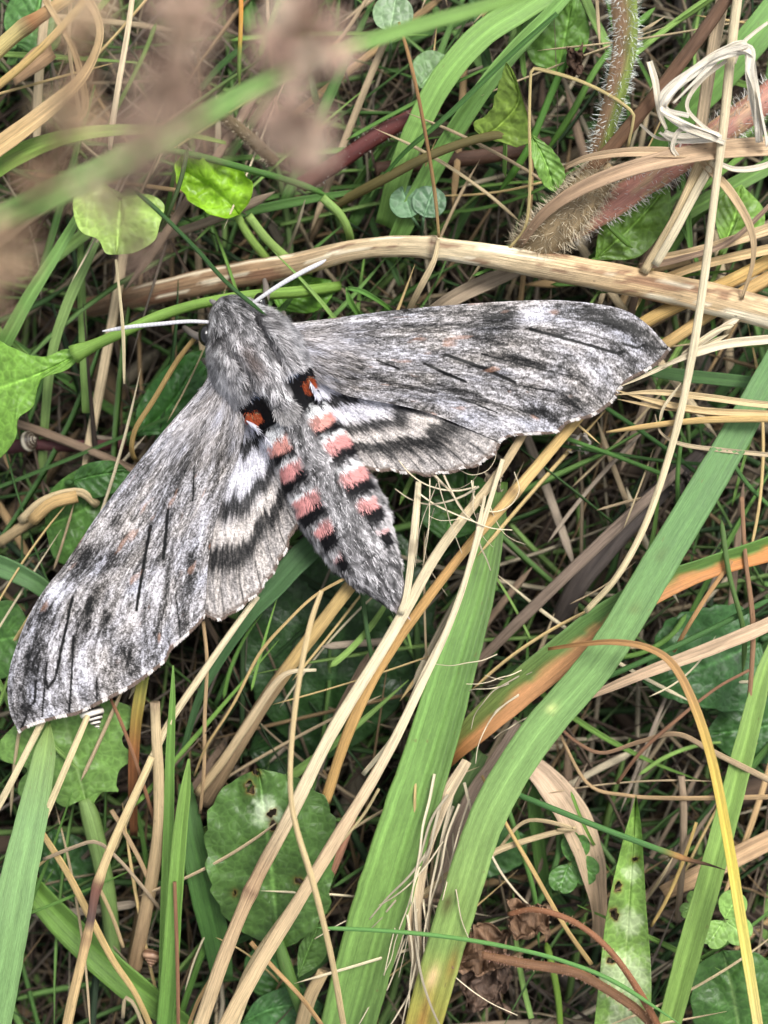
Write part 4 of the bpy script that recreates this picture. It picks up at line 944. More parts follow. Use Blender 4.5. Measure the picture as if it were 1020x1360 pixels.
# ------------------------------------------------------------------ broad leaves
leaf('oval toothed green leaf with insect holes and a whitish patch',
     [(372, 1262), (365, 1200), (358, 1130), (350, 1070), (343, 1020)],
     [(372, 1262), (335, 1245), (303, 1222), (281, 1185), (272, 1125), (278, 1075), (302, 1042), (343, 1020)],
     [(372, 1262), (405, 1245), (434, 1212), (442, 1165), (446, 1105), (436, 1066), (400, 1036), (343, 1020)],
     [-.85, -.6, -.45, -.4], (68, 100, 50), petiole=[(368, 1245, -.76, 14), (382, 1290, -.8, 18), (398, 1335, -1.0, 16), (412, 1372, -1.5, 14)], pcol=(88, 124, 62),
     teeth=(9, .07), holes=((332, 1046, 7), (361, 1080, 5.5), (363, 1097, 5.5), (397, 1170, 4.5), (312, 1186, 3), (327, 1190, 3), (340, 1026, 4)), patch=((352, 1079, 26, (178, 196, 180), .75),), seed=1, ns=140, nt=70, nv=6, veinamp=.03)
leaf('small dark leaf lobe at the foot of the oval toothed leaf', [(395, 1300), (410, 1260), (425, 1225)], [(395, 1300), (398, 1255), (425, 1225)], [(395, 1300), (430, 1275), (436, 1240), (425, 1225)], [-1.0, -.9], (72, 104, 56), seed=4)
leaf('pointed lance-shaped green leaf with holes and powdery mildew',
     [(826, 1400), (829, 1300), (836, 1190), (845, 1056)], [(785, 1400), (796, 1300), (806, 1212), (826, 1122), (845, 1056)], [(862, 1400), (865, 1300), (858, 1200), (852, 1100), (845, 1056)],
     [-.9, -.5, -.25, -.15], (112, 148, 78), vein=(140, 172, 104), teeth=(0, 0), holes=((844, 1141, 3.2), (821, 1178, 5.5), (816, 1214, 6.5), (812, 1276, 5)), patch=((832, 1300, 50, (190, 206, 184), .6), (838, 1160, 16, (190, 206, 184), .55), (836, 1225, 24, (190, 206, 184), .5), (830, 1365, 40, (196, 208, 190), .6), (812, 1276, 8, (120, 84, 52), .8)),
     seed=2, ns=170, nt=40, cup=.12, nv=3, wavy=.05, veinamp=.015)
# lobed leaf on the long stem by the antenna
leaf('lobed green leaf with a long stem passing behind the left antenna',
     [(112, 466), (70, 488), (30, 505), (-30, 525)], [(112, 466), (90, 490), (52, 506), (44, 540), (24, 556), (20, 585), (-5, 610), (-30, 600)], [(112, 466), (85, 464), (58, 474), (25, 466), (0, 452), (-30, 440)],
     [-.42, -.4, -.45, -.6], (108, 152, 66), petiole=[(98, 470, -.43, 26), (125, 458, -.38, 17), (165, 440, -.3, 14), (215, 418, -.35, 14), (270, 402, -.4, 14), (335, 392, -.55, 15), (400, 387, -.75, 16), (450, 380, -1.1, 14)], pcol=(124, 166, 72), seed=3, ns=60, nt=40, teeth=(4, .05), wavy=.08)
leaf('scalloped round pale green leaf under the blurred seed heads',
     [(160, 262), (158, 290), (155, 338)], [(160, 262), (130, 240), (100, 258), (98, 285), (108, 308), (130, 318), (140, 336), (155, 338)], [(160, 262), (196, 258), (218, 272), (212, 298), (206, 318), (190, 330), (175, 336), (155, 338)],
     [-.05, .0, -.05], (146, 178, 98), petiole=[(160, 262, -.06, 8), (150, 255, -.3, 8), (120, 250, -.8, 8)], seed=5, wavy=.1, nv=4, ns=70, nt=40)
leaf('bright yellow-green leaf with a pair of stalks near the seed heads',
     [(318, 285), (285, 252), (240, 225)], [(318, 285), (295, 290), (262, 275), (238, 250), (232, 222), (240, 205)], [(318, 285), (336, 258), (328, 232), (300, 212), (265, 208), (240, 205)],
     [-.65, -.4, -.45], (124, 170, 44), vein=(132, 176, 60), petiole=[(312, 280, -.66, 10), (330, 312, -.75, 11), (352, 340, -.95, 11), (370, 362, -1.4, 10)], pcol=(136, 172, 84), seed=6, cup=.15, wavy=.3, teeth=(5, .1), ns=60, nt=36, nv=4)
culm('pale green leaf stalk beside the bright yellow-green leaf', [(330, 286, -.6), (355, 318, -.75), (385, 345, -1.0), (410, 365, -1.5)], (140, 174, 96), 11, name='leaf_stalk', cat='leaf stalk')
culm('bowed pale green leaf stalk above the pitted stalk', [(428, 262, -.5), (452, 285, -.6), (464, 310, -.8), (466, 332, -1.3)], (132, 168, 92), 11, name='leaf_stalk', cat='leaf stalk')
leaf('toothed twisted green leaf on a brown stalk',
     [(640, 182), (665, 165), (690, 130), (674, 84)], [(640, 182), (628, 165), (650, 148), (660, 118), (668, 95), (672, 82)], [(640, 182), (690, 195), (705, 185), (702, 160), (690, 118), (682, 95), (672, 82)],
     [-.1, .05, .3, .5], (112, 140, 60), petiole=[(706, 186, -.1, 10), (660, 180, -.1, 13), (610, 192, -.2, 12), (560, 212, -.35, 13), (510, 238, -.6, 14), (440, 275, -1.2, 14)], pcol=(104, 96, 58), teeth=(6, .1), seed=7, ns=60, nt=30, wavy=.06)
leaf('folded tip of the toothed twisted leaf hanging beside the angled straw',
     [(703, 175), (722, 210), (738, 256)], [(703, 175), (708, 215), (722, 245), (738, 256)], [(703, 175), (735, 200), (751, 232), (738, 256)], [.0, .05, -.1], (104, 144, 72), teeth=(7, .08), seed=8, ns=50, nt=26)
leaf('rounded green leaf behind the twisted toothed leaf', [(740, 100), (748, 60), (760, 0)], [(740, 100), (705, 80), (700, 40), (730, -10), (760, -20)], [(740, 100), (775, 70), (782, 30), (760, -20)], [-1.3, -1.1, -1.0], (92, 134, 62), seed=9)
for q, (cx, cy, r_, a_, h_) in enumerate(((540, 268, 22, -20, -.8), (570, 268, 22, 20, -.78), (522, 18, 26, 10, -.6), (575, 95, 28, 40, -1.0))):
    a0 = math.radians(a_ - 90); ux, uy = math.cos(a0), math.sin(a0); vx, vy = -uy, ux
    pt = lambda s, t: (cx + ux * s * r_ + vx * t * r_, cy + uy * s * r_ + vy * t * r_)
    leaf(('pale blue-green round leaflet of a pair behind the thread stalk', 'mate of the pale blue-green round leaflet behind the thread stalk', 'grey-green round leaf beside the arching blade top', 'blue-green round leaf beneath the arching veined blade')[q],
         [pt(-1, 0), pt(0, 0), pt(1, 0)], [pt(-1, 0), pt(-.7, -.75), pt(0, -1.05), pt(.7, -.75), pt(1, 0)], [pt(-1, 0), pt(-.7, .75), pt(0, 1.05), pt(.7, .75), pt(1, 0)],
         h_, ((98, 136, 108), (94, 132, 106), (112, 140, 112), (98, 130, 92))[q], petiole=[pt(-1, 0) + (h_ - .02,), pt(-1.8, .2) + (h_ - .3,), pt(-2.6, .2) + (h_ - 1.2,)], pw=4, seed=10 + q, ns=40, nt=24, wavy=.04, nv=4, veinamp=.006)
leaf('lobed mid-green leaf on a stout stalk below the left forewing',
     [(118, 1078), (105, 1030), (88, 960), (75, 900)], [(118, 1078), (104, 1062), (88, 1072), (62, 1056), (40, 1066), (24, 1040), (30, 1022), (2, 1008), (8, 975), (24, 945), (75, 900)], [(118, 1078), (136, 1052), (158, 1050), (160, 1022), (180, 1004), (166, 980), (176, 955), (150, 925), (75, 900)],
     [-.9, -.75, -.7, -.7], (102, 140, 76), vein=(132, 164, 110), petiole=[(112, 1060, -.92, 18), (122, 1090, -.95, 26), (136, 1150, -1.05, 24), (146, 1210, -1.3, 22), (152, 1290, -1.9, 20)], pcol=(120, 152, 92), teeth=(4, .17), seed=15, ns=70, nt=40)
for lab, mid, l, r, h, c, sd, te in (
    ('large dark green toothed leaf darkened for the shade beneath the abdomen', [(430, 1010), (440, 900), (460, 800), (470, 700)], [(430, 1010), (385, 985), (340, 930), (318, 860), (340, 780), (400, 720), (470, 690)], [(430, 1010), (480, 985), (535, 930), (575, 850), (570, 760), (520, 700), (470, 690)], [-2.0, -1.7, -1.6, -1.7], (38, 68, 34), 16, (9, .05)),  # deep green leaf, colour darkened further to stand for the moth's shade
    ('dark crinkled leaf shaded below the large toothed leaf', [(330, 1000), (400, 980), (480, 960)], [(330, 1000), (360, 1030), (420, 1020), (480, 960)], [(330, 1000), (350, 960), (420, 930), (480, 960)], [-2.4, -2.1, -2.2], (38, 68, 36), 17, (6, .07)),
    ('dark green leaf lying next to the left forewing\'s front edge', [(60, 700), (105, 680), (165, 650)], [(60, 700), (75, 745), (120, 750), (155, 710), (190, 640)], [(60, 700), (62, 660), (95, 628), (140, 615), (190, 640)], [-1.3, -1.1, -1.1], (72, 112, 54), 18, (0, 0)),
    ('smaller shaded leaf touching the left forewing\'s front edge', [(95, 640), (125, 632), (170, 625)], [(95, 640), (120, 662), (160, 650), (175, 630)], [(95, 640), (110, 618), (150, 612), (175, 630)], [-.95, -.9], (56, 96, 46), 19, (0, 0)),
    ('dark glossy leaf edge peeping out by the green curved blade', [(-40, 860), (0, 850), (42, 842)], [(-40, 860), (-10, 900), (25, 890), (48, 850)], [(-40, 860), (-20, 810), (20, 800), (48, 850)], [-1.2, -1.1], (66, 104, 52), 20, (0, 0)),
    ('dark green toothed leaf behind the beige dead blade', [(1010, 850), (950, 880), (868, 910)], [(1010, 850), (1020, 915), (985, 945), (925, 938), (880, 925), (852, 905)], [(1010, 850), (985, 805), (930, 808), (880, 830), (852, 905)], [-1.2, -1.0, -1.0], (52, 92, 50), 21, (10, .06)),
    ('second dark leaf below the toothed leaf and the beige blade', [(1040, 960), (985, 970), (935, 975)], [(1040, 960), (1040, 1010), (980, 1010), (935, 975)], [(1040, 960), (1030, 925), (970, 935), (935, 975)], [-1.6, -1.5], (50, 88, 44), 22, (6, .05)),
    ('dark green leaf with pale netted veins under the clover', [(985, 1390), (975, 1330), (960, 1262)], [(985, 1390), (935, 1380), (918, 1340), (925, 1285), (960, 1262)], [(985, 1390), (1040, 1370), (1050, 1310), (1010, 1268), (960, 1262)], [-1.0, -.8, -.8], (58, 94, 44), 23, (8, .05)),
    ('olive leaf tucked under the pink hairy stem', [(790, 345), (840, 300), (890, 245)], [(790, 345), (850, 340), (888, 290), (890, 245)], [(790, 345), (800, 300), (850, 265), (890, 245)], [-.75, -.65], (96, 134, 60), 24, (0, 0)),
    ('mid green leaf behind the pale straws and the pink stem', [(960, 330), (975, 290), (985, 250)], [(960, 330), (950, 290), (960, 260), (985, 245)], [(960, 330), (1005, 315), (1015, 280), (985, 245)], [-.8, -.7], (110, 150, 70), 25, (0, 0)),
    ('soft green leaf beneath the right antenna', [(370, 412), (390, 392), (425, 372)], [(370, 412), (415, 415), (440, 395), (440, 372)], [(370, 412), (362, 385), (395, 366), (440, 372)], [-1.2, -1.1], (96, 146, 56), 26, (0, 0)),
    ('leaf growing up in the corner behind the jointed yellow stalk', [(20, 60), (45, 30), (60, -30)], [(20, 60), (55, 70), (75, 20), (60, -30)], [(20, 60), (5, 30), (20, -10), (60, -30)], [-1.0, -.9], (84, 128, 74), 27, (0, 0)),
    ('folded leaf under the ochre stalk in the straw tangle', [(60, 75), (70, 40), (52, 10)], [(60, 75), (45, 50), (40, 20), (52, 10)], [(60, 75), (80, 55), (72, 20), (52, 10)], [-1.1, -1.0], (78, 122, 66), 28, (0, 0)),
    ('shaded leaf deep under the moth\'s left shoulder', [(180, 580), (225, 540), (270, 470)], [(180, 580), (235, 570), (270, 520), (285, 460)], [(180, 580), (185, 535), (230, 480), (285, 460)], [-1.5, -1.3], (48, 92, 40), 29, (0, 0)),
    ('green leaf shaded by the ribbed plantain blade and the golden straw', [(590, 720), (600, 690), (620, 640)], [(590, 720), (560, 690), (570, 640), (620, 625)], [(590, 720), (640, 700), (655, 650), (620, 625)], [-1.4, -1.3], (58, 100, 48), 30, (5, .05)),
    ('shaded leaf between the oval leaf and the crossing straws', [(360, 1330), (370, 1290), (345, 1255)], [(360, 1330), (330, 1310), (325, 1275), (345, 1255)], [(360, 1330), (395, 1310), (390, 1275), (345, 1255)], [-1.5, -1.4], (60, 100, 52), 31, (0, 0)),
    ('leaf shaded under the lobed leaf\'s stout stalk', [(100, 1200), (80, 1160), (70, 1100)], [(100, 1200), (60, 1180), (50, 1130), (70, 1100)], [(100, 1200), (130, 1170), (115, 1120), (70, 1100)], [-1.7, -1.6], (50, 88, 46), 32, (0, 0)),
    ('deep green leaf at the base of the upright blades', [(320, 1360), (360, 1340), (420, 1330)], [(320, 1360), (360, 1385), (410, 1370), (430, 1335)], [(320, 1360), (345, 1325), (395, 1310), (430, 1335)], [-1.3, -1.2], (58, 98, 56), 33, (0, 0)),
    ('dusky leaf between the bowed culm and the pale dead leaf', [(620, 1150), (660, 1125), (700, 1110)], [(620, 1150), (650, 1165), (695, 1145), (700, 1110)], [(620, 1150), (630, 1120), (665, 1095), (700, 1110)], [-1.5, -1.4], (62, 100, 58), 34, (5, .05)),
):
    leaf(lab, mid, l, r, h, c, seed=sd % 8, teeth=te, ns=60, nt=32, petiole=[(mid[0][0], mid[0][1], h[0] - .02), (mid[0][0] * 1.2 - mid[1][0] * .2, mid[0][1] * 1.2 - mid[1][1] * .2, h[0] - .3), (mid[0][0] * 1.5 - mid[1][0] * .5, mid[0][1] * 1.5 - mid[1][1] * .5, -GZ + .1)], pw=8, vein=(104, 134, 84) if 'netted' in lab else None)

# -- clovers: one thing, leaflets as parts
def clover(label, cx, cy, r, h, angs, col, seed):
    root = tag(empty('clover', P(cx, cy, h - .02)), label, 'clover')
    for k, a in enumerate(angs):
        a = math.radians(a); ux, uy = math.cos(a), -math.sin(a); vx, vy = -uy, ux
        pt = lambda s, t: (cx + ux * s * r + vx * t * r, cy + uy * s * r + vy * t * r)
        g = leaf_geo([pt(.08, 0), pt(1, 0), pt(1.95, 0)], [pt(.08, 0), pt(.45, -.6), pt(1.1, -.98), pt(1.75, -.8), pt(2.05, -.35), pt(1.95, 0)], [pt(.08, 0), pt(.45, .6), pt(1.1, .98), pt(1.75, .8), pt(2.05, .35), pt(1.95, 0)], [h, h + .06], col, seed=seed + k, ns=40, nt=22, wavy=.03, veinamp=.005, nv=5)
        put('leaflet', g, LEAF, parent=root)
    put('stalk', tube_geo([(cx, cy, h), (cx + 14, cy + 20, h - .5), (cx + 20, cy + 40, -GZ + .2)], (110, 140, 80), 5, sides=6), BLADE, parent=root)
clover('green clover with three round leaflets beside the light green blade', 962, 1222, 20, -.45, (62, -38, -125), (118, 156, 88), 1)
clover('little clover half hidden behind the light green blade', 925, 1205, 11, -.7, (100, 200, -20), (112, 150, 84), 4)
clover('dark green clover cupped against the pale dead leaf', 756, 1146, 20, -.75, (-25, -110, 70), (78, 122, 62), 6)

# -- dead leaf, crumpled leaves
dryblade('pale curled dead leaf arching in the clover hollow', [(700, 1010, -1.0, 24), (728, 1038, -.85, 36), (758, 1080, -.75, 42), (780, 1135, -.75, 42), (792, 1190, -.9, 36), (796, 1250, -1.2, 24)], [(0, (196, 168, 140)), (.5, (190, 164, 130)), (1, (170, 140, 110))], fold=.18, nx=12, name='dead_leaf', cat='dead leaf', wave=.25, roll=[0, 15, 25])
dryblade('greyish dead leaf strip leaning behind the frayed fibres', [(690, 960, -.9, 16), (660, 1010, -.8, 20), (628, 1060, -.85, 24), (600, 1120, -.9, 22), (580, 1190, -1.2, 16)], (178, 154, 132), fold=.15, wave=.2, name='dead_leaf', cat='dead leaf')
dryblade('tan dead leaf strip crossing under the clover stalks', [(880, 1185, -1.0, 20), (930, 1160, -.9, 26), (1030, 1110, -.9, 26)], (184, 150, 110), fold=.2, name='dead_leaf', cat='dead leaf')
dryblade('curved tan strip of dead grass crossing over the joint of the pitted stalk', [(582, 318, -.25, 4), (577, 345, -.15, 7), (562, 375, -.25, 9), (548, 402, -.5, 8), (536, 430, -.9, 7)], (206, 184, 140), fold=.2)
dryblade('grey flat dead leaf strip between the pitted stalk and the right forewing', [(690, 358, -1.0, 16), (640, 378, -.85, 22), (600, 398, -.9, 20), (560, 425, -1.2, 16)], (170, 150, 124), fold=.2, name='dead_leaf', cat='dead leaf')
def crumple(label, cx, cy, h, r, col, seed, aspect=1.0, name='crumpled_leaf'):
    n = 34; a, b = np.meshgrid(np.linspace(-1, 1, n), np.linspace(-1, 1, n), indexing='ij')
    rr = 1 + 0.45 * (fbm(np.arctan2(b, a) * 2.5 + 9, a * 0 + seed, seed) - .5)
    k = np.sqrt(1 - 0.5 * np.maximum(a * a, b * b))
    x = cx + r * a * k * rr * aspect + r * .55 * (fbm(a * 2 + seed, b * 2, seed + 1) - .5)
    y = cy + r * b * k * rr + r * .9 * (fbm(a * 2 + 9, b * 2 + seed, seed + 2) - .5)
    z = h + r / 100 * 2.0 * (fbm(a * 2.2 + seed, b * 2.2, seed, 4) - .5) + .05 * np.sin(8 * a + 5 * fbm(a * 2, b * 2, seed))
    V = Parr(x, y, z).reshape(-1, 3); N = len(V)
    C = lin(col)[None] * (0.5 + 1.0 * fbm(a * 5, b * 5 + seed, seed + 3)).reshape(-1, 1)
    F = grid_faces(n, n); be = np.concatenate([np.arange(n - 1), (n - 1) * n + np.arange(n - 1), np.arange(n - 1) * n, np.arange(n - 1) * n + n - 1])
    bf = np.concatenate([np.arange(1, n), (n - 1) * n + np.arange(1, n), np.arange(1, n) * n, np.arange(1, n) * n + n - 1])
    R = np.stack([be, bf, bf + N, be + N], 1)
    uv = np.stack([a.ravel(), b.ravel()], -1)
    o = mk(name, np.vstack([V, V - [0, 0, .015]]), [F, F[:, ::-1] + N, R], STRAW, np.vstack([C, C]), np.vstack([uv, uv]))
    tag(o, label, 'dead leaf'); return o
crumple('brown shrivelled leaf twisted into a dark clump near the fine green culm', 640, 1262, -.45, 44, (118, 90, 66), 2, 1.2)
crumple('tan shrivelled leaf curled round the root of the brown hairy stalk', 704, 1225, -.35, 30, (128, 98, 72), 3, 1.3)
crumple('dark rotting leaf fragment under the shrivelled brown clump', 648, 1315, -.6, 38, (92, 72, 58), 4)
crumple('dark shrivelled leaf dangling by the lush culms', 763, 82, -.35, 24, (92, 68, 52), 5, .55)
crumple('papery grey husk among the frayed fibres', 655, 640, -.5, 16, (180, 164, 140), 6)
crumple('pale papery flake below the right forewing margin', 768, 588, -1.0, 18, (190, 180, 168), 7)
crumple('dead leaf flake lying by the blackened stick', 905, 640, -.9, 20, (120, 108, 98), 1)

# -- hairy stems
def hairy_tube(label, pts, colf, N, l0, l1, hc, name='hairy_stem', cat='stem', sides=18):
    g = tube_geo(pts, (120, 120, 90), sides=sides, n=70, cfun=colf)
    root = put(name, g, BLADE, label, cat)
    V = g[0][:-2].reshape(70, sides, 3); ctr = V.mean(1)
    i = rng.integers(1, 69, N); j = rng.integers(0, sides, N); f = rng.random((N, 1))
    p = V[i, j] * f + V[i, (j + 1) % sides] * (1 - f)
    nrm = p - ctr[i]; nrm /= np.linalg.norm(nrm, axis=1, keepdims=True) + 1e-9
    ax = ctr[i] - ctr[i - 1]; ax /= np.linalg.norm(ax, axis=1, keepdims=True) + 1e-9
    d = nrm + rng.normal(0, .28, (N, 3)) - ax * rng.uniform(-.2, .5, (N, 1))
    c = lin(hc)[None] * rng.uniform(.7, 1.1, (N, 1))
    side = np.cross(d, rng.normal(0, 1, (N, 3))); side /= np.linalg.norm(side, axis=1, keepdims=True)
    h = hairs_geo(p - nrm * .01, d, side, rng.uniform(l0, l1, N), np.full(N, .011), c)
    put('stem_hair', h, HAIR, parent=root, kind='stuff'); return root
def s_col(f, th):
    k = sst(-.2, .5, np.cos(th) + .5 * (vn(f * 8, th, 3) - .5))[:, None]
    C = lin((136, 158, 84)) * (1 - k) + lin((178, 142, 120)) * k
    return C * (0.75 + 0.5 * fbm(f * 6, th * 4, 2))[:, None]
hairy_tube('upright green and pink stem covered in white bristles', [(822, -40, 1.2, 34), (829, 10, .9, 34), (830, 60, .6, 32), (820, 115, .3, 29), (808, 160, .0, 27), (796, 205, -.3, 28)], s_col, 1300, .05, .13, (232, 236, 228))
def p_col(f, th):
    C = lin((172, 120, 116))[None] * (0.6 + 0.8 * fbm(f * 9, th * 4, 4))[:, None]
    k = (0.6 * sst(.5, .65, fbm(f * 12, th * 3, 6)))[:, None]; return C * (1 - k) + lin((190, 170, 140)) * k
hairy_tube('reddish pink hairy stem lying under the pale straws', [(1060, 100, -.4, 38), (1000, 145, -.35, 38), (930, 195, -.3, 38), (860, 240, -.3, 38), (800, 280, -.4, 38), (750, 308, -.5, 36)], p_col, 1300, .06, .15, (226, 222, 214))
def b_col(f, th): return lin((146, 128, 106))[None] * (0.6 + 0.8 * fbm(f * 6, th * 3, 5))[:, None]
hairy_tube('shaggy brown stem base bristling above the pitted stalk', [(690, 330, -.6, 34), (720, 316, -.35, 52), (752, 285, -.2, 56), (782, 250, -.15, 46), (806, 222, -.2, 30)], b_col, 2200, .08, .20, (206, 192, 164))
hairy_tube('red-brown hairy stalk drooping over the pointed holed leaf', [(676, 1214, -.1, 7), (705, 1208, .1, 8), (738, 1214, .25, 8), (772, 1230, .3, 8), (806, 1258, .3, 8), (835, 1295, .25, 9), (862, 1340, .1, 10), (885, 1385, -.2, 10)], lambda f, th: lin((146, 98, 72))[None] * (.7 + .6 * fbm(f * 20, th * 3, 3))[:, None], 500, .015, .04, (200, 160, 130), sides=10)
hairy_tube('brown bristly root crossing the crumpled leaves', [(640, 1268, -.1, 10), (700, 1280, .0, 13), (760, 1290, .05, 14), (800, 1310, .05, 13), (845, 1340, -.05, 13), (880, 1375, -.3, 12)], lambda f, th: lin((142, 104, 80))[None] * (.7 + .6 * fbm(f * 20, th * 3, 4))[:, None], 700, .02, .05, (196, 150, 130), sides=10)
hairy_tube('dark red stem behind the blurred seed heads', [(400, 245, -1.2, 20), (450, 215, -1.0, 22), (510, 175, -1.0, 22), (580, 140, -1.2, 20)], lambda f, th: lin((96, 44, 46))[None] * (.7 + .6 * fbm(f * 10, th * 3, 4))[:, None], 200, .03, .06, (200, 190, 180), sides=12)
hairy_tube('furry grey dead stem under the orange and green culm', [(280, 140, -1.2, 12), (310, 165, -.9, 16), (340, 190, -.8, 18), (365, 215, -1.0, 16)], lambda f, th: lin((110, 96, 76))[None] * (.7 + .6 * fbm(f * 10, th * 3, 4))[:, None], 500, .03, .09, (180, 166, 140), sides=12)
def seg_stem(lab, pts, c): return hairy_tube(lab, pts, lambda f, th: lin(c)[None] * (.7 + .6 * fbm(f * 10, th * 3, 4))[:, None], 150, .02, .04, (150, 130, 110), sides=10)
seg_stem('dark purple stem running under the left wing shade', [(-20, 600, -1.8, 16), (40, 590, -1.6, 18), (100, 592, -1.6, 16), (170, 590, -2.0, 14)], (84, 44, 52))
seg_stem('dark reddish stalk beneath the brown toothed-leaf stalk', [(500, 225, -1.5, 18), (580, 215, -1.3, 20), (660, 205, -1.3, 20), (730, 190, -1.5, 18)], (92, 66, 58))

# -- dry blades at the pink stem
dryblade('long brown dry blade arching over the pink hairy stem', [(690, 325, -.2, 10), (725, 282, .15, 14), (770, 252, .35, 18), (830, 228, .45, 21), (900, 210, .45, 24), (970, 200, .4, 27), (1050, 196, .3, 28)], [(0, (150, 120, 90)), (.5, (178, 148, 116)), (1, (186, 158, 122))], fold=.25, roll=[0, 10, 15])
dryblade('short frayed tan blade lying on the long brown dry blade', [(745, 225, -.1, 6), (780, 210, .2, 9), (830, 203, .4, 12), (880, 203, .45, 14), (930, 205, .4, 12)], (194, 164, 126), fold=.3)
dryblade('dry blade bending down from the straw crossing', [(930, 215, .2, 8), (965, 250, .25, 12), (995, 300, .2, 10), (1000, 345, .05, 6), (985, 398, -.2, 4)], (196, 168, 126), fold=.3)
dryblade('wispy tan blade bundle below the straw crossing', [(1040, 255, -.1, 6), (970, 320, -.15, 7), (900, 345, -.2, 8), (850, 355, -.3, 10)], (150, 124, 100), fold=.3)
dryblade('light tan blade leading out of the straw crossing', [(860, 345, -.35, 8), (920, 335, -.25, 12), (980, 318, -.2, 14), (1050, 295, -.25, 16)], (202, 174, 130), fold=.3)
dryblade('loose buff blade between the two golden stalks', [(880, 370, -.5, 10), (940, 350, -.4, 12), (1050, 325, -.4, 14)], (206, 176, 124), fold=.3)
rib = tag(empty('dead_grass_ribbon', P(900, 180, .3)), 'white curling ribbon of dead grass hanging from the straw crossing', 'dead grass')
path = [(880, 175, .35), (905, 182, .45), (955, 178, .6), (925, 165, .7), (888, 152, .7), (886, 132, .75), (920, 100, .8), (960, 76, .85), (996, 64, .85), (1000, 100, .8), (1008, 145, .7), (1014, 190, .5)]
rj = np.random.default_rng(4)
for k in range(5):
    jx, jy = rj.normal(0, 5, 2); i0 = (0, 0, 3, 5, 5)[k]; i1 = (12, 9, 12, 12, 9)[k]
    put('strand', ribbon_geo([(x + jx + rj.normal(0, 3), y + jy + rj.normal(0, 3), h + rj.normal(0, .04), rj.uniform(3, 7) + (4 if k == 0 else 0)) for x, y, h in path[i0:i1]], (232, 222, 202), fold=.3, n=90, nx=4, roll=[0, 40, -50, 30, -20], wave=.1), STRAW, parent=rib)
for i, (pts, lab) in enumerate((([(962, 190, .6, 6), (940, 182, .65, 7), (905, 172, .6, 6), (893, 195, .5, 6), (900, 208, .45, 5)], 'thin white grass fibre twisted in a knot below the curling ribbon'),
        ([(965, 80, .75, 5), (930, 108, .7, 6), (912, 140, .65, 5), (930, 165, .6, 5), (960, 185, .5, 5)], 'second white fibre strand doubling the curling ribbon'),
        ([(862, 82, .5, 8), (870, 110, .5, 9), (876, 150, .45, 7), (885, 172, .4, 4)], 'short bleached grass strip hanging beside the curling ribbon'),
        ([(948, 213, .4, 5), (975, 225, .4, 7), (1010, 222, .35, 8), (1050, 205, .3, 6)], 'bleached grass strip trailing away from the straw crossing'),
        ([(850, 165, .2, 3), (870, 182, .3, 4), (890, 186, .35, 4)], 'tiny white shred under the curling ribbon'),
        ([(1020, 30, .4, 4), (1000, 45, .5, 5), (985, 60, .6, 5), (975, 85, .5, 4)], 'wisp of pale dead grass above the curling ribbon'))):
    dryblade(lab, pts, (226, 214, 190), fold=.3, n=40)
blade('wide green blade behind the curling white ribbon', [(1060, -20, -.6, 44), (1010, 40, -.5, 44), (960, 100, -.6, 40), (900, 165, -.8, 32), (850, 230, -1.2, 24)], (100, 146, 72), fold=.12, nx=10)
blade('green blade below the pink stem and the golden stalks', [(1050, 205, -.9, 20), (960, 255, -.8, 22), (880, 300, -.8, 20), (800, 345, -1.0, 16)], (96, 136, 64), fold=.2)

# -- dry spikelets at the wing margin: one seed head with florets as parts
sh = tag(empty('dry_seed_head', P(1040, 520, 0)), 'pale dry grass seed head fanning its pointed husks against the right forewing', 'seed head')
for k, (pts, w, c) in enumerate((
    ([(822, 514, .05), (850, 502, .12), (885, 485, .2), (930, 462, .25), (968, 444, .25)], 6, S3),
    ([(880, 488, .22), (915, 472, .3), (960, 458, .32), (1010, 452, .3), (1040, 450, .25)], 12, (226, 210, 176)),
    ([(900, 476, .24), (935, 452, .3), (968, 430, .35), (982, 424, .35)], 8, (228, 212, 180)),
    ([(905, 470, .28), (950, 440, .35), (975, 432, .38)], 7, S3),
    ([(818, 524, .05), (870, 521, .12), (940, 528, .2), (1000, 536, .2), (1050, 540, .15)], 9, (216, 190, 140)),
    ([(818, 518, .04), (865, 532, .1), (930, 545, .15), (1000, 549, .15), (1050, 550, .1)], 9, (212, 184, 132)),
    ([(820, 530, .0), (870, 540, .08), (930, 548, .1), (985, 560, .08)], 6, (206, 178, 128)),
    ([(870, 550, .1), (878, 575, .08), (905, 590, .05), (960, 598, .0), (1040, 606, -.1)], 6, (196, 176, 140)),
    ([(905, 508, .3), (882, 540, .2), (876, 560, .1)], 4, S3))):
    put('husk', ribbon_geo(pts, c, w, fold=.35, taper=(.35, .1), n=40), STRAW, parent=sh)

# -- frayed fibres
def fibres(label, cx, cy, h, N, dr, spread, L, seed, col=(226, 210, 176), wid=3.0, jit=.1, curl=.12):
    rg = np.random.default_rng(seed); root = tag(empty('frayed_fibre', P(cx, cy, h)), label, 'frayed fibre')
    for k in range(N):
        x, y = cx + rg.normal(0, spread), cy + rg.normal(0, spread * 2); a = math.atan2(dr[1], dr[0]) + rg.normal(0, jit)
        pts = [(x, y, h + rg.uniform(-.1, .2), rg.uniform(.35, 1.0) * wid)]; l = L * rg.uniform(.5, 1.1)
        da = rg.normal(0, curl)
        for q in range(5):
            a += da + rg.normal(0, .12); x += math.cos(a) * l / 5; y += math.sin(a) * l / 5
            pts.append((x, y, np.clip(pts[-1][2] + rg.normal(0, .1), h - .5, h + .45), pts[0][3] * (1 - q * .13)))
        put('fibre', ribbon_geo(pts, tuple(np.clip(np.array(col) * rg.uniform(.75, 1.12), 0, 255)), fold=.3, nx=2, n=26), STRAW, parent=root)
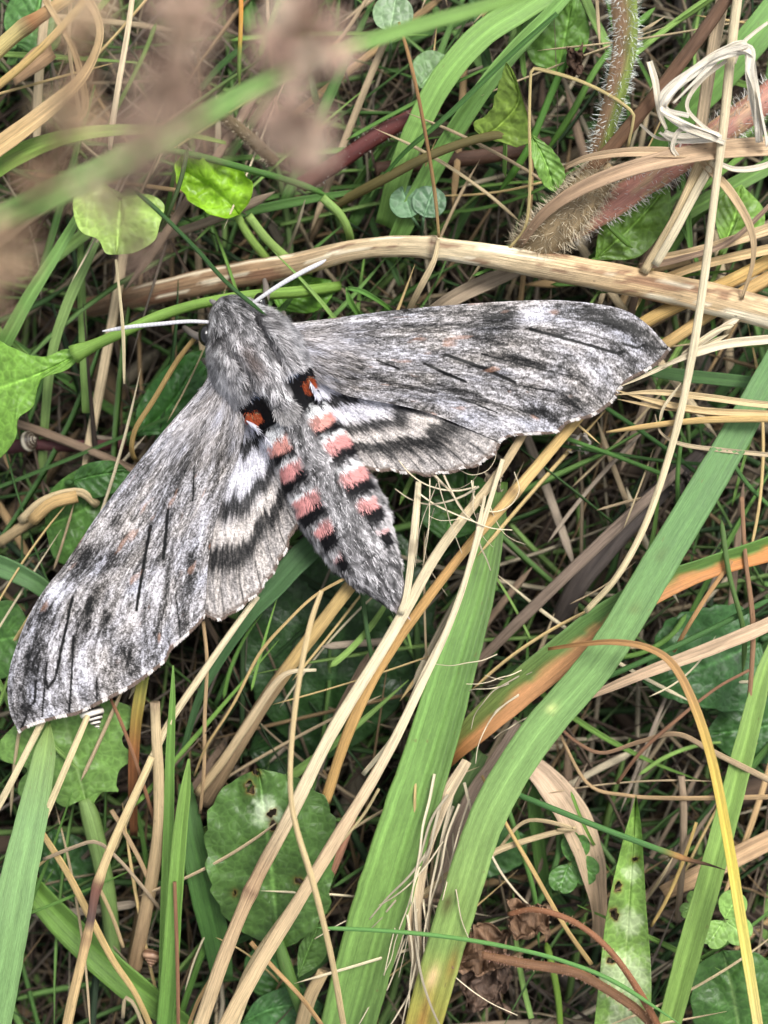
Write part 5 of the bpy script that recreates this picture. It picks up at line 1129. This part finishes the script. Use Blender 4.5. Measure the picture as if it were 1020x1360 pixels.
fibres('tangle of thin pale fibres under the right hindwing margin', 575, 640, -.3, 9, (.25, 1), 7, 150, 3, jit=.45, curl=.35)
fibres('pale looping shreds around the golden joint', 635, 660, -.2, 8, (-.4, 1), 8, 130, 5, jit=.4, curl=.35)
fibres('frayed straw fibres bunched beside the wide plantain blade', 598, 1060, -.45, 18, (-.35, 1), 12, 240, 8, wid=4)
fibres('shredded straw foot between plantain and spotted blade', 556, 1180, -.5, 16, (-.05, 1), 10, 200, 9, wid=4)
fibres('wispy torn straw ends by the orange-edged blade', 690, 905, -.3, 10, (-1, .6), 14, 110, 12, wid=2)
straw('split pale straw standing in the fibre tangle', [(556, 640, -.3, 8), (552, 690, -.2, 11), (548, 730, -.15, 10), (540, 790, -.1, 9), (532, 815, -.12, 10)], S3, nodes=(.5,), flat=.6)
straw('twisted pale straw running along the plantain blade', [(650, 655, -.1, 4), (632, 740, .0, 7), (605, 830, .05, 8), (560, 920, .1, 8), (520, 985, .05, 7), (480, 1030, -.2, 6)], S3, flat=.5, bend=.15)
dryblade('torn flat straw strip below the fibre tangle', [(620, 1010, -.35, 14), (585, 1070, -.35, 18), (560, 1140, -.4, 20), (550, 1220, -.45, 20), (555, 1290, -.6, 16), (560, 1360, -.9, 14)], (202, 180, 144), fold=.3, nx=8, wave=.2)

# -- snails
def snail(label, cx, cy, h, R, axis, cols, turns=4.2, seed=0, n=150, m=18, tall=2.2):
    f = np.linspace(0, 1, n); th = f * turns * 2 * math.pi; rad = R * (0.06 + 0.94 * f ** 1.2)
    ax = np.array(axis, float); ax /= np.linalg.norm(ax)
    e1 = np.cross(ax, [0, 0, 1.0]); e1 /= np.linalg.norm(e1); e2 = np.cross(ax, e1)
    b = np.linspace(0, 2 * math.pi, m, endpoint=False)
    tr = rad * .62
    cen = (rad * .55)[:, None] * (np.cos(th)[:, None] * e1 + np.sin(th)[:, None] * e2) + ax * (-(f ** 1.15) * R * tall)[:, None]
    out = np.cos(th)[:, None] * e1 + np.sin(th)[:, None] * e2
    V = cen[:, None] + tr[:, None, None] * (out[:, None] * np.cos(b)[None, :, None] + ax * np.sin(b)[None, :, None])
    V = V + P(cx, cy, h)
    st = (np.sin(b * 4 + .6)[None] + .5 * vn(f * 60, f * 0, 3)[:, None]) > .25
    C = np.where(st[..., None], lin(cols[0]), lin(cols[1])) * (.8 + .4 * vn(f * 90, f * 0 + 2, 4))[:, None, None]
    o = mk('snail_shell', V.reshape(-1, 3), grid_faces(n, m, True), SHELL, C.reshape(-1, 3))
    return tag(o, label, 'snail shell')
snail('black and white striped pointed snail shell under the left forewing margin', 131, 968, -.3, .16, (.35, -.9, .1), ((226, 218, 204), (40, 36, 34)), tall=1.7)
snail('small pale banded snail shell in the shade beside the purple stem', 48, 582, -1.2, .14, (.8, .2, .4), ((190, 180, 160), (70, 60, 50)), tall=1.2)
snail('brown snail shell at the foot of the upright blades', 200, 1285, -.9, .13, (-.1, -.9, .4), ((170, 136, 110), (110, 80, 60)), tall=1.4)

# -- dry brown seed heads close above, on thin stalks
def seedhead(label, stem, heads, seed, col):
    rg = np.random.default_rng(seed)
    root = tag(empty('dry_flower_head', P(*stem[0][:3])), label, 'dry flower')
    put('stem', tube_geo(stem, BR, sides=8, n=60), STRAW, parent=root)
    for (x, y, h, r, hx, hy) in heads:
        put('branch', tube_geo([(hx[0], hx[1], hx[2], 14), ((hx[0] + x) / 2 + rg.normal(0, 6), (hx[1] + y) / 2, (hx[2] + h) / 2, 14), (x, y, h, 16)], (120, 92, 72), sides=6, n=14), STRAW, parent=root)
        gs = []
        for k in range(hy):
            v = rg.normal(0, 1, 3); v /= np.linalg.norm(v); q = r * rg.uniform(.25, .8)
            x0, y0 = x + v[0] * q, y + v[1] * q; z0 = h + v[2] * q / 100 * .45
            l = r * rg.uniform(.35, .6)
            c = tuple(np.clip(np.array(col) * rg.uniform(.7, 1.25), 0, 255))
            gs.append(ribbon_geo([(x0, y0, z0, r * .12), (x0 + v[0] * l * .5, y0 + v[1] * l * .5, z0 + v[2] * l * .004, r * .34), (x0 + v[0] * l, y0 + v[1] * l, z0 + v[2] * l * .006, r * .08)], c, fold=.35, nx=2, n=6, th=.006))
        put('floret', merge(gs), STRAW, parent=root, kind='stuff')
CB = (164, 130, 106)
seedhead('blurred brown dry flower head with a drooping cluster above the scalloped leaf',
    [(300, -260, -GZ + .2, 10), (310, -150, 3, 14), (285, -60, 10.0, 26), (250, 20, 11.4, 30), (225, 110, 11.8, 30), (195, 200, 11.8, 28), (165, 270, 11.5, 26)],
    [(245, 30, 11.6, 52, (255, 10, 11.4), 48), (225, 120, 11.9, 55, (230, 90, 11.7), 48), (190, 190, 12.0, 50, (205, 170, 11.8), 44), (150, 265, 11.6, 43, (165, 250, 11.6), 35), (185, 330, 11.2, 33, (165, 270, 11.5), 24), (270, 180, 11.6, 31, (215, 140, 11.8), 20)], 21, (220, 184, 158))
seedhead('blurred brown dry flower head beside the furry dead stem',
    [(430, -260, -GZ + .2, 10), (440, -150, 3, 14), (415, -60, 7.6, 26), (405, 20, 10.6, 26), (395, 110, 10.9, 26), (390, 190, 10.8, 24)],
    [(410, 40, 10.8, 62, (408, 10, 10.6), 56), (370, 70, 10.9, 40, (400, 60, 10.7), 32), (395, 175, 11.0, 60, (392, 150, 10.9), 56), (450, 60, 10.6, 36, (405, 50, 10.7), 24)], 22, (232, 192, 168))
seedhead('blurred tan dry flower head over the bent dry leaf',
    [(60, -260, -GZ + .2, 10), (70, -150, 3, 14), (105, -40, 10.2, 22), (110, 40, 11.2, 24), (100, 130, 11.4, 24), (60, 230, 11.2, 22), (25, 310, 11.0, 20)],
    [(108, 30, 11.4, 40, (110, 10, 11.2), 28), (95, 150, 11.5, 40, (102, 120, 11.4), 28), (60, 235, 11.3, 36, (70, 210, 11.3), 24), (10, 330, 11.1, 48, (25, 310, 11.0), 35), (0, 400, 11.0, 28, (10, 330, 11.1), 19)], 23, (230, 190, 150))
# ------------------------------------------------------------------ loose straws and blades of the lower tangle, then the litter mass
def rand_path(rg, h0, h1, lmin, lmax, ang, sp, bend, box):
    x = rg.uniform(box[0], box[2]); y = rg.uniform(box[1], box[3]); a = math.radians(ang) + rg.normal(0, sp); L = rg.uniform(lmin, lmax)
    h = rg.uniform(h0, h1); tl = rg.normal(0, .35); da = rg.normal(0, bend)
    p = []
    for k in range(5):
        p.append((x, y, float(np.clip(h + tl * (k - 2) / 2, -GZ + .25, h1 + .1)))); x += math.cos(a) * L / 4; y -= math.sin(a) * L / 4; a += da
    return p
rg = np.random.default_rng(11)
box = (-80, -80, 1050, 1400)
pal = [(206, 184, 144), (182, 160, 124), (214, 198, 164), (150, 130, 106), (188, 154, 104), (164, 148, 128), (132, 110, 88)]
word = ['buff', 'dull tan', 'bleached', 'brown', 'golden', 'grey weathered', 'dark brown']
for k in range(110):
    ci = int(rg.integers(len(pal))); wd = float(rg.uniform(4, 13)); sz = 'hair-thin' if wd < 7 else 'slim' if wd < 10 else 'thick'
    straw(f'{sz} {word[ci]} straw lying loose deep in the shaded tangle', rand_path(rg, -2.4, -.95, 120, 420, 58, .6, .05, box), pal[ci], wd, group=f'{sz} {word[ci]} loose straws', sides=7, n=24, flat=.6, taper=(.12, .12), name='loose_straw')
gp = [(84, 126, 60), (70, 112, 48), (100, 142, 74), (60, 98, 48), (112, 148, 80)]
gword = ['mid green', 'deep green', 'fresh green', 'dark green', 'pale green']
for k in range(80):
    ci = int(rg.integers(len(gp))); wd = float(rg.uniform(5, 18)); sz = 'threadlike' if wd < 9 else 'narrow' if wd < 13 else 'broad'
    blade(f'{sz} {gword[ci]} grass blade growing deep in the shaded tangle', rand_path(rg, -2.4, -1.0, 150, 420, 60, .7, .08, box), gp[ci], wd, group=f'{sz} {gword[ci]} loose blades', nx=4, n=22, fold=.25, taper=(0, .5), name='loose_grass_leaf', roll=float(rg.normal(0, 25)))

fp = [(222, 206, 168), (206, 184, 140), (190, 166, 128), (214, 184, 120)]; fword = ['cream', 'buff', 'tan', 'yellow']
for k in range(90):
    ci = int(rg.integers(4)); wd = float(rg.uniform(2, 5.5)); sz = 'wispy' if wd < 3.7 else 'fine'
    p = rand_path(rg, -1.15, -.5, 90, 330, 57, .55, .07, box)
    straw(f'{sz} {fword[ci]} straw strewn over the upper tangle of litter', p, fp[ci], wd, group=f'{sz} {fword[ci]} strewn straws', sides=6, n=20, taper=(.1, .25), name='strewn_straw')
fg = [(104, 146, 64), (84, 128, 54), (122, 160, 84)]; fgw = ['bright green', 'leaf green', 'light green']
for k in range(70):
    ci = int(rg.integers(3)); wd = float(rg.uniform(3, 9)); sz = 'wispy' if wd < 5.5 else 'fine'
    blade(f'{sz} {fgw[ci]} grass blade strewn over the upper tangle of litter', rand_path(rg, -1.3, -.55, 120, 360, 62, .7, .09, box), fg[ci], wd, group=f'{sz} {fgw[ci]} strewn blades', nx=4, n=22, fold=.25, taper=(.05, .5), name='strewn_grass_leaf', roll=float(rg.normal(0, 25)))

def mass(N, h0, h1, lmin, lmax, wmin, wmax, cols, seed, flat, spread=.9, R=(11.5, 13.5), hole=0):
    """many short strips in one mesh, centimetre space"""
    r = np.random.default_rng(seed); K = 7
    x = r.uniform(-R[0], R[0], N * 4); y = r.uniform(-R[1], R[1], N * 4); ok = (np.abs(x) > hole) | (np.abs(y) > hole * 1.2); x, y = x[ok][:N], y[ok][:N]; z = r.uniform(h0, h1, N) + GZ
    a = math.radians(58) + r.normal(0, spread, N) + np.pi * (r.random(N) < .5); L = r.uniform(lmin, lmax, N); da = r.normal(0, .07, N); tl = r.normal(0, .12, N)
    w = r.uniform(wmin, wmax, N); c0 = np.array([lin(c) for c in cols])[r.integers(len(cols), size=N)] * r.uniform(.55, 1.15, (N, 1))
    pts = []
    for k in range(K):
        pts.append(np.stack([x, y, np.clip(z, .12, None)], -1)); x = x + np.cos(a) * L / (K - 1); y = y + np.sin(a) * L / (K - 1); z = z + tl * L / (K - 1); a = a + da
    p = np.stack(pts, 1); t = np.gradient(p, axis=1); t /= np.linalg.norm(t, axis=2, keepdims=True)
    s = np.cross(t, [0, 0, 1.]); s /= np.linalg.norm(s, axis=2, keepdims=True) + 1e-9; n = np.cross(s, t)
    ro = r.normal(0, .5, N)[:, None, None]; s2 = s * np.cos(ro) + n * np.sin(ro); n2 = np.cross(s2, t)
    prof = np.ones(K); prof[-1] = .15; prof[-2] = .6; prof[0] = .3
    ww = (w[:, None] * prof[None])[..., None] / 2
    V = np.stack([p - s2 * ww, p + n2 * ww * flat, p + s2 * ww, p - n2 * ww * flat], 2)     # N,K,4,3
    idx = np.arange(N * K * 4).reshape(N, K, 4)
    F = np.concatenate([np.stack([idx[:, :-1, j], idx[:, :-1, (j + 1) % 4], idx[:, 1:, (j + 1) % 4], idx[:, 1:, j]], -1).reshape(-1, 4) for j in range(4)])
    C = np.repeat(c0, K * 4, 0)
    u = np.broadcast_to(np.array([0, .5, 1, .5])[None, None] + 3 * r.random((N, 1, 1)), (N, K, 4)); v = np.broadcast_to((np.arange(K)[None, :, None] / (K - 1)) * L[:, None, None] + 50 * r.random((N, 1, 1)), (N, K, 4))
    return V.reshape(-1, 3), [F], C, np.stack([u.ravel(), v.ravel()], -1)
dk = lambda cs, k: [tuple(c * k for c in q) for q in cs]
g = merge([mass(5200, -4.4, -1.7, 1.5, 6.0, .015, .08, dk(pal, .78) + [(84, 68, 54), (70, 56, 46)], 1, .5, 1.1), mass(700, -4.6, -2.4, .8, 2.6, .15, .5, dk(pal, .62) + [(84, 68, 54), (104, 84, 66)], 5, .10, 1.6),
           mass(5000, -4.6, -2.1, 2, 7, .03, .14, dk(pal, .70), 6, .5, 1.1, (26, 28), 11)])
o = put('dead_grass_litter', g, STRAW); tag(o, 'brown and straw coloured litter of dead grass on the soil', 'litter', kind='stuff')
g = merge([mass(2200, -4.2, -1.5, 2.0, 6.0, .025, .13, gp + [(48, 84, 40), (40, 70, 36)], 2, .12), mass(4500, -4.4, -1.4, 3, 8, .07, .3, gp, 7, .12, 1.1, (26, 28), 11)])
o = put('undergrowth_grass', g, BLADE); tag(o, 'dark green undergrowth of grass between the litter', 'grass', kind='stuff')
for o in bpy.data.objects:
    if '_o' in o: del o['_o']
